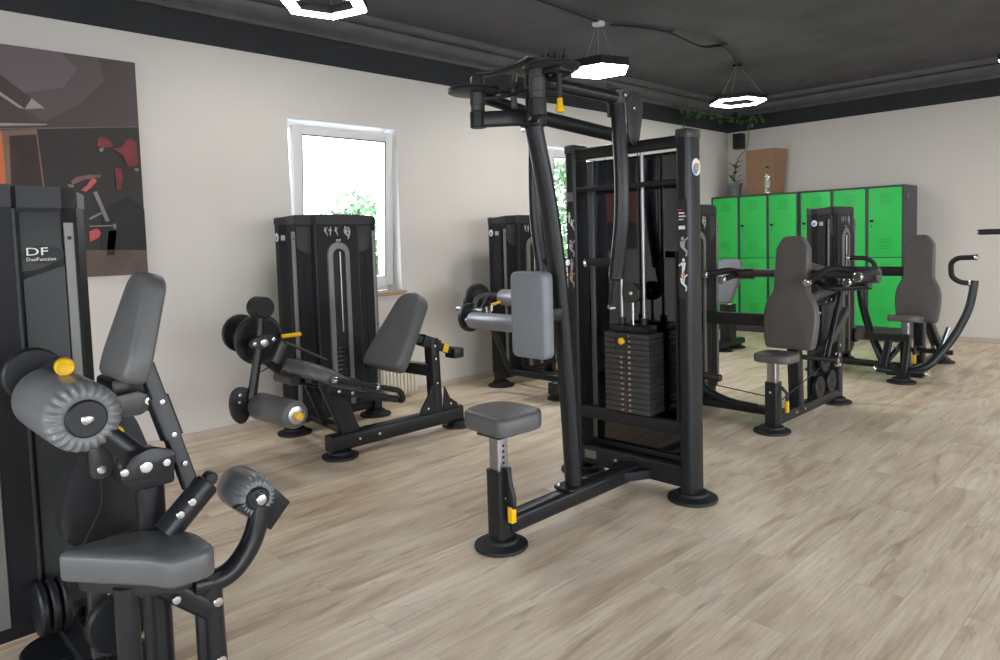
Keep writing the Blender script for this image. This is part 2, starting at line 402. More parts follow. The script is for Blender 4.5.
wall_with_openings('y', YB, 0.3, XL-0.34, XR+0.3, 0, ZC, [], 'wall_back')
RW = [(-2.4, 0.7, 0.3, 2.65), (1.1, 4.2, 0.3, 2.65), (4.6, 7.4, 0.3, 2.65), (7.7, 9.2, 0.3, 2.65)]  # unseen windows; the last was added to brighten the far end
wall_with_openings('x', XR, 0.3, YN-0.3, YB+0.3, 0, ZC, RW, 'wall_right')
NW = [(-3.6, -1.2, 0.7, 2.5), (-0.2, 3.0, 0.1, 2.6)]
wall_with_openings('y', YN, -0.3, XL-0.34, XR+0.3, 0, ZC, NW, 'wall_near')
# black painted band and the two boxed pipes that run round under the ceiling
tag(obj('trim_1', box((XL, YN, 2.742), (XL+0.006, YB, ZC)), 'band'), kind='structure')
tag(obj('trim_2', box((XL, YB-0.006, 2.742), (XR, YB, ZC)), 'band'), kind='structure')
tag(obj('trim_3', box((XR-0.006, YN, 2.742), (XR, YB, ZC)), 'band'), kind='structure')
tag(obj('trim_4', box((XL, YN, 2.742), (XR, YN+0.006, ZC)), 'band'), kind='structure')
cb = BM()
prof = [(0, 0), (0.02, -0.05), (0.055, -0.06), (0.07, -0.10), (0.11, -0.125), (0.15, -0.115), (0.165, -0.17), (0.15, -0.19), (0.09, -0.20), (0.0, -0.20)]
def cornice(name, p0, p1, inward, drop=0.0):
    bm = BM(); a = []; b = []
    pr = [(0.0, -0.20), (0.045, -0.205), (0.065, -0.185), (0.06, -0.155), (0.075, -0.145), (0.115, -0.14), (0.14, -0.115), (0.145, -0.08), (0.125, -0.06), (0.16, -0.045), (0.175, -0.02), (0.175, 0.0), (0.0, 0.0)]
    for d, z in pr:
        a.append(bm.verts.new(V(p0)+V(inward)*d+V((0, 0, ZC+z)))); b.append(bm.verts.new(V(p1)+V(inward)*d+V((0, 0, ZC+z))))
    n = len(pr)
    for i in range(n): bm.faces.new((a[i], a[(i+1) % n], b[(i+1) % n], b[i]))
    bm.faces.new(a); bm.faces.new(b)
    tag(obj(name, bm, 'pipe', smooth=50), kind='structure')
cornice('trim_5', (XL+0.006, YN, 0), (XL+0.006, YB, 0), (1, 0, 0))
cornice('trim_6', (XL+0.18, YB-0.006, 0), (XR, YB-0.006, 0), (0, -1, 0))
# skirting
M['skirt'] = mat('skirting', srgb(196, 182, 166), 0.5, noise=(6, 0.08))
tag(obj('baseboard_left', box((XL, YN, 0), (XL+0.014, YB, 0.058), 0.003), 'skirt'), kind='structure')
tag(obj('baseboard_back', box((XL+0.014, YB-0.014, 0), (XR, YB, 0.058), 0.003), 'skirt'), kind='structure')
tag(obj('baseboard_right', box((XR-0.014, YN, 0), (XR, YB-0.014, 0.058), 0.003), 'skirt'), kind='structure')

# windows in the left wall: fixed frame, sash tipped inward, pane, handle, wooden sill
def rectframe(bm, y0, y1, z0, z1, w, xa, xb, shear=0.0, bev=0.006):
    """frame in the y-z plane; the top is moved by shear along x"""
    def add(lo, hi):
        vs = addbox(bm, lo, hi, bev, 2)
        for v in vs: v.co.x += shear*(v.co.z-z0)/(z1-z0)
    add((xa, y0, z0), (xb, y0+w, z1)); add((xa, y1-w, z0), (xb, y1, z1))
    add((xa, y0+w, z0), (xb, y1-w, z0+w)); add((xa, y0+w, z1-w), (xb, y1-w, z1))
def tilt_window(n, W):
    y0, y1, z0, z1 = W
    bm = BM(); rectframe(bm, y0, y1, z0+0.01, z1, 0.05, XL-0.235, XL-0.17)
    wf = tag(obj('window_%d' % n, bm, 'pvc', loc=(XL-0.2, (y0+y1)/2, z0)), kind='structure')
    bm = BM(); rectframe(bm, y0+0.062, y1-0.022, z0+0.055, z1-0.045, 0.075, XL-0.165, XL-0.10, shear=0.08)
    sash = obj('sash', bm, 'pvc', wf)
    bm = BM(); yy0, yy1, zz0, zz1 = y0+0.125, y1-0.085, z0+0.12, z1-0.11
    sl = 0.08/(z1-0.045-z0-0.055); f = lambda z: XL-0.135+sl*(z-z0-0.055)
    q = [bm.verts.new(c) for c in ((f(zz0), yy0, zz0), (f(zz0), yy1, zz0), (f(zz1), yy1, zz1), (f(zz1), yy0, zz1))]
    bm.faces.new(q); obj('pane', bm, 'glass', wf)
    bm = BM()
    rectframe(bm, y0+0.135, y1-0.095, z0+0.128, z1-0.118, 0.006, XL-0.104, XL-0.098, shear=0.075, bev=0)
    obj('gasket', bm, 'rubber', wf)
    bm = BM(); zc = z0+0.55
    addbox(bm, (XL-0.075, y0+0.085, zc), (XL-0.062, y0+0.115, zc+0.08), 0.004); addbox(bm, (XL-0.062, y0+0.09, zc-0.06), (XL-0.04, y0+0.11, zc+0.05), 0.006)
    obj('handle', bm, 'pvc', sash)
    bm = box((XL-0.17, y0-0.03, z0-0.028), (XL+0.035, y1+0.03, z0+0.008), 0.006)
    obj('window_sill', bm, 'wood', wf)
    bm = BM()   # white lining of the opening
    addbox(bm, (XL-0.335, y0, z1-0.004), (XL-0.001, y1, z1+0.0)); addbox(bm, (XL-0.335, y0, z0), (XL-0.001, y0+0.004, z1)); addbox(bm, (XL-0.335, y1-0.004, z0), (XL-0.001, y1, z1))
    obj('reveal', bm, 'reveal', wf)
tilt_window(1, W1); tilt_window(2, W2)
def big_window(n, axis, pos, a0, a1, z0, z1, parts=3):
    bm = BM()
    def b(s, e, zz0, zz1):
        if axis == 'x': addbox(bm, (pos-0.03, s, zz0), (pos+0.03, e, zz1), 0.005)
        else: addbox(bm, (s, pos-0.03, zz0), (e, pos+0.03, zz1), 0.005)
    w = 0.07
    b(a0, a1, z0, z0+w); b(a0, a1, z1-w, z1)
    for k in range(parts+1):
        c = a0+w/2+(a1-a0-w)*k/parts; b(c-w/2, c+w/2, z0+w, z1-w)
    wf = tag(obj('window_%d' % n, bm, 'pvc', loc=((pos, a0, z0) if axis == 'x' else (a0, pos, z0))), kind='structure')
    bm = BM()
    if axis == 'x': q = [(pos, a0, z0), (pos, a1, z0), (pos, a1, z1), (pos, a0, z1)]
    else: q = [(a0, pos, z0), (a1, pos, z0), (a1, pos, z1), (a0, pos, z1)]
    bm.faces.new([bm.verts.new(c) for c in q]); obj('pane', bm, 'glass', wf)
for i, h in enumerate(RW): big_window(3+i, 'x', XR+0.15, *h)
for i, h in enumerate(NW): big_window(7+i, 'y', YN-0.15, *h, parts=2)

# outside
tag(obj('ground', box((-60, -60, -0.5), (60, 60, -0.35)), 'paving'), kind='structure')
def tree(x, y, blobs, seed, label, h):
    rnd = random.Random(seed)
    t = thing('garden_tree', (x, y, -0.35), label, 'tree')
    obj('trunk', rtube([(x, y, -0.35), (x+0.05, y, h*0.5), (x, y+0.05, h)], 0.16, 0.16, cr=0.07, scale=[1, 0.8, 0.5]), 'bark', t)
    bm = BM()
    for (bx, by, bz, br, n) in blobs:
        for k in range(n):
            d = V((rnd.gauss(0, 1), rnd.gauss(0, 1), rnd.gauss(0, 1))).normalized()*br*rnd.uniform(0.45, 1)
            c = V((x+bx, y+by, bz))+d; a = V((rnd.gauss(0, 1), rnd.gauss(0, 1), rnd.gauss(0, 1))).normalized(); b = a.cross(V((rnd.random(), rnd.random(), 1))).normalized()
            s = rnd.uniform(0.05, 0.1)
            bm.faces.new([bm.verts.new(c+a*s), bm.verts.new(c+b*s*0.55), bm.verts.new(c-a*s), bm.verts.new(c-b*s*0.55)])
    obj('foliage', bm, 'leafout', t, smooth=180)
tree(-10.6, 7.2, [(0, 0, 1.5, 0.9, 1500), (0.2, 0.7, 0.6, 0.8, 900), (0.1, -0.7, 0.7, 0.7, 700)], 3, 'pale green tree outside seen low through the first window', 0.8)
tree(-8.6, 10.6, [(0, 0, 1.2, 1.2, 3000), (0.3, -1.0, 0.3, 0.9, 1500), (0, 1.1, 2.0, 1.0, 2000), (0, 0.3, 2.6, 0.8, 1300)], 5, 'bushy green tree outside filling the second window', 1.0)

# ------------------------------------------------------------------ wall canvas
def canvas():
    x = XL+0.035
    t = thing('wall_picture', (XL, 0.6, 1.18), 'large frameless canvas photo print of a gym with red benches on left wall', 'picture')
    y0, y1, z0, z1 = -0.75, 1.637, 1.178, 2.541
    obj('canvas', box((XL+0.001, y0, z0), (x, y1, z1), 0.003), 'canvas_edge', t)
    def pm(name, c, n=(3, 0.15)): M[name] = mat(name, srgb(*c), 0.55, noise=n)
    pm('pr_ceil', (110, 98, 101), (2, 0.06)); pm('pr_ceil1', (94, 83, 84), (2, 0.06)); pm('pr_ceil2', (78, 69, 68), (2, 0.08)); pm('pr_dark', (50, 46, 44)); pm('pr_beam', (74, 62, 58)); pm('pr_light', (168, 154, 150)); pm('pr_light2', (112, 102, 98)); pm('pr_door', (60, 44, 40), (6, 0.3)); pm('pr_pink2', (128, 92, 96), (8, 0.3))
    pm('pr_tan', (132, 104, 88)); pm('pr_red', (118, 48, 52), (9, 0.3)); pm('pr_pink', (196, 84, 92)); pm('pr_floor', (92, 78, 68), (9, 0.2)); pm('pr_orange', (215, 118, 70)); pm('pr_grey', (128, 122, 122)); pm('pr_blk', (32, 30, 30))
    # coordinates: y (to the right) , z
    k = [0]
    pbm = BM(); pm_list = []
    def L(polys, m):
        k[0] += 1
        if m not in pm_list: pm_list.append(m)
        for p in polys:
            f = pbm.faces.new([pbm.verts.new((x+0.0006*k[0], a, b)) for a, b in p]); f.material_index = pm_list.index(m)
    L([[(y0, z0), (y1, z0), (y1, z1), (y0, z1)]], 'pr_dark')
    L([[(y0, 1.90), (0.9, 2.06), (y1, 2.13), (y1, z1), (y0, z1)]], 'pr_ceil2')
    L([[(y0, 2.15), (1.117, 2.12), (1.30, 2.24), (1.45, 2.40), (1.42, z1), (y0, z1)]], 'pr_ceil1')
    L([[(y0, 2.25), (1.0, 2.27), (1.22, 2.33), (1.30, 2.45), (1.22, z1), (y0, z1)]], 'pr_ceil')
    L([[(y0, 2.62-0.1), (0.903, 2.364), (1.05, 2.247), (1.011, 2.18), (0.897, 2.268), (y0, 2.40)]], 'pr_beam')
    L([[(0.70, 2.40), (0.90, 2.268), (1.011, 2.18), (1.117, 2.104), (y0, 2.11), (y0, 2.35)]], 'pr_ceil2')
    L([[(1.05, 2.247), (1.112, 2.196), (1.011, 2.18)], [(0.6, 2.07), (1.122, 2.104), (1.116, 2.097), (0.9, 2.073), (0.6, 2.055)], [(0.86, 2.30), (0.905, 2.26), (1.0, 2.19), (1.011, 2.18), (0.98, 2.186), (0.86, 2.27)]], 'pr_light')
    L([[(y0, 1.95), (0.884, 2.058), (1.619, 2.133), (1.619, 2.128), (0.883, 2.050), (y0, 1.94)]], 'pr_light2')
    L([[(y0, 1.95), (0.883, 2.045), (1.064, 2.068), (1.067, 2.038), (0.924, 2.018), (0.911, 1.5), (y0, 1.5)], [(1.060, 2.035), (1.067, 2.035), (1.09, 1.6), (1.08, 1.6)]], 'pr_tan')
    L([[(y0, 1.9), (0.883, 2.043), (0.891, 2.021), (0.892, 1.5), (y0, 1.5)]], 'pr_orange')
    L([[(0.924, 2.018), (1.06, 2.033), (1.075, 1.5), (0.911, 1.5)]], 'pr_door')
    L([[(y0, z0), (y1, z0), (y1, 1.335), (1.30, 1.345), (y0, 1.40)]], 'pr_floor')
    L([[(1.36, 1.345), (y1, 1.335), (y1, 1.60), (1.55, 1.68), (1.38, 1.60)], [(1.416, 1.463), (1.462, 1.463), (1.441, 1.307), (1.395, 1.308)]], 'pr_blk')
    L([[(1.386, 2.030), (1.405, 2.052), (1.428, 2.045), (1.462, 2.030), (1.473, 1.995), (1.425, 1.979), (1.383, 1.988)], [(1.465, 1.981), (1.50, 1.985), (1.529, 1.998), (1.55, 2.040), (1.579, 2.052), (1.613, 2.029), (1.617, 1.89), (1.586, 1.875), (1.556, 1.868), (1.526, 1.945)], [(1.474, 1.858), (1.515, 1.86), (1.520, 1.80), (1.507, 1.722), (1.478, 1.722)]], 'pr_red')
    L([[(1.276, 1.714), (1.31, 1.745), (1.34, 1.789), (1.36, 1.788), (1.367, 1.771), (1.335, 1.735), (1.303, 1.706)], [(1.304, 1.459), (1.344, 1.477), (1.362, 1.468), (1.37, 1.452), (1.363, 1.427), (1.34, 1.412), (1.305, 1.395)]], 'pr_pink')
    L([[(1.225, 1.770), (1.26, 1.795), (1.33, 1.812), (1.395, 1.812), (1.385, 1.795), (1.30, 1.78), (1.23, 1.745)]], 'pr_pink2')
    L([[(1.341, 1.703), (1.364, 1.71), (1.426, 1.525), (1.403, 1.519)], [(1.309, 1.544), (1.39, 1.587), (1.389, 1.572), (1.314, 1.530)], [(1.306, 1.495), (1.447, 1.500), (1.446, 1.492), (1.306, 1.488)], [(1.446, 1.507), (1.462, 1.507), (1.460, 1.475), (1.445, 1.475)], [(1.391, 1.976), (1.42, 1.984), (1.412, 1.959), (1.395, 1.955)], [(1.205, 1.75), (1.235, 1.745), (1.24, 1.73), (1.21, 1.73)], [(1.585, 1.86), (1.617, 1.865), (1.617, 1.845), (1.60, 1.845)]], 'pr_grey')
    obj('print', pbm, pm_list, t, smooth=180)
canvas()

# ------------------------------------------------------------------ radiator
def radiator():
    t = thing('radiator', (-4.93, 3.3, 0.0), 'low cream ribbed radiator on the wall under the first window', 'radiator')
    bm = BM()
    for k in range(26): addbox(bm, (-4.965, 2.83+k*0.0365, 0.05), (-4.90, 2.83+k*0.0365+0.028, 0.335), 0.008)
    addbox(bm, (-4.95, 2.82, 0.10), (-4.915, 3.775, 0.13)); addbox(bm, (-4.95, 2.82, 0.29), (-4.915, 3.775, 0.32))
    obj('ribs', bm, 'radiator', t)
    for y in (2.98, 3.62): obj('leg', box((-4.955, y, 0), (-4.915, y+0.03, 0.07), 0.004), 'radiator', t)
    for y in (2.9, 3.7): obj('wall_bracket', box((XL, y, 0.2), (-4.95, y+0.03, 0.23)), 'radiator', t)
radiator()

# ------------------------------------------------------------------ lamps
def hexlamp(x, y, z, R, width, phi, label, solid=False, th=0.05):
    t = thing('pendant_lamp', (x, y, z), label, 'ceiling lamp', None)
    def hexa(r): return [(x+r*math.cos(phi+i*PI/3), y+r*math.sin(phi+i*PI/3)) for i in range(6)]
    bm = BM(); o = hexa(R); inn = hexa(R-width)
    if solid:
        a = [bm.verts.new((px, py, z)) for px, py in o]; b = [bm.verts.new((px, py, z+th)) for px, py in o]
        bm.faces.new(b)
        for i in range(6): bm.faces.new((a[i], a[(i+1) % 6], b[(i+1) % 6], b[i]))
        obj('housing', bm, 'lampbody', t, smooth=20)
        bm = BM(); pr = [(px*0.98+x*0.02, py*0.98+y*0.02) for px, py in o]; a = [bm.verts.new((px, py, z+0.002)) for px, py in pr]; b = [bm.verts.new((px, py, z-0.012)) for px, py in hexa(R-0.012)]
        bm.faces.new(b)
        for i in range(6): bm.faces.new((a[i], a[(i+1) % 6], b[(i+1) % 6], b[i]))
        obj('diffuser', bm, 'lamp', t, smooth=20)
    else:
        rows = [[bm.verts.new((px, py, zz)) for px, py in h] for h, zz in ((o, z), (o, z+th), (inn, z+th), (inn, z))]
        for a, b in zip(rows[:-1], rows[1:]):
            for i in range(6): bm.faces.new((a[i], a[(i+1) % 6], b[(i+1) % 6], b[i]))
        obj('housing', bm, 'lampbody', t, smooth=20)
        bm = BM(); o2, i2 = hexa(R-0.004), hexa(R-width+0.004)
        rows = [[bm.verts.new((px, py, zz)) for px, py in h] for h, zz in ((o2, z+0.004), (hexa(R-0.010), z-0.012), (hexa(R-width+0.010), z-0.012), (i2, z+0.004))]
        for a, b in zip(rows[:-1], rows[1:]):
            for i in range(6): bm.faces.new((a[i], a[(i+1) % 6], b[(i+1) % 6], b[i]))
        obj('diffuser', bm, 'lamp', t, smooth=20)
    obj('canopy', cyl((x, y, ZC-0.028), (x, y, ZC), 0.055, 0.006, 28), 'white' if solid else 'lampbody', t)
    for i in (0, 2, 4):
        a = phi+i*PI/3; rr = R-width*0.5
        obj('suspension_wire', tube([(x+rr*math.cos(a), y+rr*math.sin(a), z+th), (x+0.02*math.cos(a), y+0.02*math.sin(a), ZC-0.02)], 0.0022, n=6), 'wire', t)
    return t
hexlamp(-3.81, 2.345, 2.765, 0.27, 0.085, 0.30, 'lit hexagonal ring pendant cut off by the top edge, above the left weight towers')
hexlamp(-3.765, 4.955, 2.735, 0.27, 0.27, 0.18, 'lit solid hexagonal panel pendant above the tall pulley machine', solid=True, th=0.07)
hexlamp(-3.74, 7.36, 2.74, 0.30, 0.085, 0.30, 'lit hexagonal ring pendant hanging before the lockers')
hexlamp(-1.13, 7.55, 2.74, 0.30, 0.085, 0.30, 'lit pendant lamp cut off by the right edge of the picture')
# lamp cable draped between the canopies
cz = ZC-0.012
cable_runs = [[(-3.81, 2.44, cz), (-3.76, 3.3, cz-0.01), (-3.68, 4.0, cz), (-3.72, 4.86, cz-0.01)],
              [(-3.70, 5.04, cz-0.01), (-3.60, 5.3, cz), (-3.5, 5.6, cz-0.004), (-3.46, 5.9, cz-0.06), (-3.47, 6.15, cz-0.065), (-3.42, 6.4, cz-0.004), (-3.5, 6.75, cz-0.03), (-3.71, 7.27, cz-0.01)]]
for cpts, lab in zip(cable_runs, ('black twin cable on the ceiling running from the ring lamp to the panel lamp', 'black twin cable sagging from the ceiling between panel lamp and far ring lamp')):
    bm = BM(); sweep(bm, fillet(cpts, 0.2, 5), circ(0.008, 8)); n = len(cpts)
    sweep(bm, fillet([V(p)+V((0.012, 0.012, -0.010 if 0 < i < n-1 else 0)) for i, p in enumerate(cpts)], 0.2, 5), circ(0.006, 8))
    for i in range(2, n-1, 3): sweep(bm, [V(cpts[i])+V((-0.05, -0.02, 0)), V(cpts[i])+V((0.05, 0.03, -0.004))], circ(0.007, 6))
    tag(obj('lamp_cable', bm, 'black', loc=cpts[0]), lab, 'cable')
# pipe hangers on the left cornice
for y in (3.35, 3.45, 5.0):
    tag(obj('pipe_hanger', tube([(XL+0.14, y, ZC), (XL+0.14, y, ZC-0.12)], 0.006, n=8), 'pipe', loc=(XL+0.14, y, ZC)), 'thin dark metal strap on the ceiling moulding along left wall', 'hanger', 'thin straps on the left ceiling moulding')

# ------------------------------------------------------------------ lockers and what stands on them
def locker_unit(x0, label):
    t = thing('locker_cabinet', (x0+0.6, 9.28, 0), label, 'locker', None)
    y0, y1, zt = 9.035, 9.52, 1.825; w = 1.197
    bm = BM(); s = 0.022
    addbox(bm, (x0, y0, 0.15), (x0+s, y1, zt), 0.002); addbox(bm, (x0+w-s, y0, 0.15), (x0+w, y1, zt), 0.002)
    addbox(bm, (x0+s, y0, zt-s), (x0+w-s, y1, zt), 0.002); addbox(bm, (x0+s, y0, 0.15), (x0+w-s, y1, 0.15+s), 0.002); addbox(bm, (x0+s, y1-0.01, 0.15+s), (x0+w-s, y1, zt-s))
    for k in (1, 2): addbox(bm, (x0+k*w/3-0.016, y0, 0.15+s), (x0+k*w/3+0.016, y1-0.01, zt-s), 0.002)
    addbox(bm, (x0+s, y0+0.01, 0.985), (x0+w-s, y1-0.01, 0.999))
    obj('carcass', bm, 'locker', t)
    obj('plinth', box((x0+0.01, y0+0.02, 0), (x0+w-0.01, y1-0.01, 0.15), 0.003), 'locker', t)
    for k in range(3):
        a = x0+k*w/3+(s if k == 0 else 0.016)+0.003; b = x0+(k+1)*w/3-(s if k == 2 else 0.016)-0.003
        for z0, z1 in ((0.175, 0.986), (0.994, zt-s-0.003)):
            bm = BM(); addbox(bm, (a, y0-0.006, z0), (b, y0+0.012, z1), 0.003)
            cx = (a+b)/2+0.01
            for zz in (z1-0.12, z0+0.16):
                for i in range(5):
                    for j in range(5): addbox(bm, (cx-0.062+i*0.026, y0-0.0072, zz-0.06+j*0.026), (cx-0.062+i*0.026+0.015, y0-0.0062, zz-0.06+j*0.026+0.006))
            
            for fc in bm.faces:
                if min(v.co.y for v in fc.verts) < y0-0.0065: fc.material_index = 1
            d = obj('door', bm, ['green', 'ventdark'], t)
            hz = z1-0.38 if z1 > 1.5 else z1-0.22
            bm = BM(); addbox(bm, (a+0.018, y0-0.022, hz-0.014), (a+0.055, y0-0.006, hz+0.014), 0.005); sweep(bm, [(a+0.036, y0-0.02, hz), (a+0.036, y0-0.034, hz)], circ(0.012, 12))
            h = obj('handle', bm, 'black', d)
            obj('keyhole', box((a+0.033, y0-0.0075, hz-0.075), (a+0.041, y0-0.006, hz-0.045), 0.001), 'dark', d)
    decal([ellipse(0.15, 1.70, 0.016, 0.028)], ((x0+w, y0, 0), (0, 1, 0), (0, 0, 1)), 'greyprint', t, 'sticker', off=0.001)
    return t
M['ventdark'] = mat('slot_dark', srgb(20, 110, 46), 0.6)
locker_unit(-4.992, 'left block of green-door metal lockers in the far corner, plant and box on top')
locker_unit(-3.782, 'right block of green-door metal lockers with bare dark side panel')

def cardboard():
    t = thing('cardboard_box', (-4.4, 9.3, 1.825), 'tall plain brown cardboard box standing on the lockers', 'box')
    bm = BM()
    lo = [(-4.522, 9.13), (-4.164, 9.13), (-4.146, 9.42), (-4.50, 9.42)]; hi = [(-4.531, 9.12), (-4.134, 9.12), (-4.095, 9.42), (-4.50, 9.43)]
    a = [bm.verts.new((x, y, 1.826)) for x, y in lo]; b = [bm.verts.new((x, y, 2.415)) for x, y in hi]
    f = bm.faces.new(list(reversed(a)))
    fs = [bm.faces.new((a[i], a[(i+1) % 4], b[(i+1) % 4], b[i])) for i in range(4)]
    for q in fs[1:2]: q.material_index = 1
    bmesh.ops.solidify(bm, geom=bm.faces[:], thickness=0.006)
    obj('carton', bm, ['card', 'card'], t, smooth=20)
    bm = BM(); q = [bm.verts.new(c) for c in ((-4.525, 9.125, 2.412), (-4.14, 9.125, 2.412), (-4.10, 9.415, 2.41), (-4.50, 9.42, 2.41))]
    bm.faces.new(q); bmesh.ops.solidify(bm, geom=bm.faces[:], thickness=0.005); obj('top_flap', bm, 'card', t, smooth=20)
cardboard()
def bottle():
    t = thing('water_bottle', (-4.215, 9.075, 1.826), 'clear empty plastic water bottle in front of the cardboard box', 'bottle')
    x, y, z = -4.215, 9.075, 1.826
    obj('body', lathe((x, y, z), (x, y, z+1), [(0, 0.03), (0.01, 0.042), (0.07, 0.043), (0.08, 0.039), (0.10, 0.043), (0.16, 0.043), (0.18, 0.038), (0.20, 0.043), (0.26, 0.041), (0.31, 0.018), (0.335, 0.015)], 24), 'bottle', t)
    obj('cap', cyl((x, y, z+0.333), (x, y, z+0.355), 0.018, 0.003, 16), 'black', t)
    obj('label_band', lathe((x, y, z+0.10), (x, y, z+1.1), [(0, 0.0435), (0.06, 0.0435)], 24), 'greyprint', t)
bottle()

def leafshape(bm, p, d, up, L, W):
    p, d, up = V(p), V(d).normalized(), V(up); s = d.cross(up)
    s = s.normalized() if s.length > 1e-5 else V((1, 0, 0)); n = s.cross(d)
    c = [p, p+d*L*0.3+s*W*0.45+n*0.01, p+d*L*0.65+s*W*0.4-n*0.0, p+d*L-n*0.02, p+d*L*0.65-s*W*0.4, p+d*L*0.3-s*W*0.45+n*0.01]
    bm.faces.new([bm.verts.new(q) for q in c])
def plant():
    x, y, z = -4.735, 9.20, 1.826; rnd = random.Random(11)
    t = thing('potted_plant', (x, y, z), 'grey pot plant on the lockers trailing one long vine to the ceiling', 'plant')
    obj('pot', lathe((x, y, z), (x, y, z+1), [(0, 0.065), (0.004, 0.07), (0.14, 0.095), (0.15, 0.105), (0.175, 0.107), (0.178, 0.09), (0.16, 0.085)], 28), 'pot', t)
    obj('soil', cyl((x, y, z+0.15), (x, y, z+0.163), 0.088), 'soil', t)
    bm = BM(); lf = BM()
    st = fillet([(x, y, z+0.16), (x+0.01, y-0.01, z+0.35), (x+0.02, y+0.08, z+0.55), (x+0.06, 9.46, z+0.66), (x+0.07, 9.51, 2.80), (x+0.06, 9.49, 2.92)], 0.1)
    sweep(bm, st, circ(0.0045, 6))
    for k in range(12):
        h = 0.17+k*0.024; a = k*2.3
        leafshape(lf, (x+0.005, y-0.005, z+h), (math.cos(a), math.sin(a)*0.8, 0.5), (0, 0, 1), rnd.uniform(0.11, 0.16), 0.06)
    obj('stem', bm, 'leaf', t); obj('foliage', lf, 'leaf', t, smooth=180)
    bm = BM(); lf = BM()
    for path in ([(x+0.05, 9.47, 2.92), (-4.75, 9.30, 2.90), (-4.80, 9.0, 2.88), (-4.80, 8.6, 2.89), (-4.80, 8.2, 2.88), (-4.80, 7.9, 2.90)], [(x+0.05, 9.47, 2.92), (-4.55, 9.42, 2.90), (-4.45, 9.38, 2.88)], [(-4.80, 8.1, 2.88), (-4.84, 8.15, 2.83), (-4.85, 8.1, 2.76)], [(x+0.05, 9.47, 2.92), (-4.62, 9.42, 2.82), (-4.6, 9.42, 2.78)]):
        pp = fillet(path, 0.1); sweep(bm, pp, circ(0.004, 6))
        for i in range(len(path)-1):
            a, b = V(path[i]), V(path[i+1]); n = int((b-a).length/0.028)+1
            for k in range(n):
                p = a.lerp(b, k/n)+V((rnd.uniform(-.02, .05), rnd.uniform(-.05, .0), rnd.uniform(-.06, .03)))
                leafshape(lf, p, (rnd.uniform(-.3, 1), rnd.uniform(-1, 1), rnd.uniform(-1, .2)), (rnd.uniform(-.5, .5), rnd.uniform(-.5, .5), 1), rnd.uniform(0.05, 0.09), rnd.uniform(0.05, 0.07))
    obj('vine', bm, 'leaf', t); obj('vine_foliage', lf, 'leaf', t, smooth=180)
plant()
def speaker():
    t = thing('loudspeaker', (-4.8, 9.46, 2.6), 'small black loudspeaker on the back wall beside the corner', 'speaker')
    obj('cabinet', box((-4.845, 9.36, 2.49), (-4.715, 9.49, 2.70), 0.012), 'speaker', t)
    obj('grille', box((-4.837, 9.352, 2.50), (-4.723, 9.362, 2.69), 0.004), 'speaker', t)
    obj('bracket', box((-4.84, 9.48, 2.57), (-4.80, 9.53, 2.62), 0.003), 'black', t)
speaker()

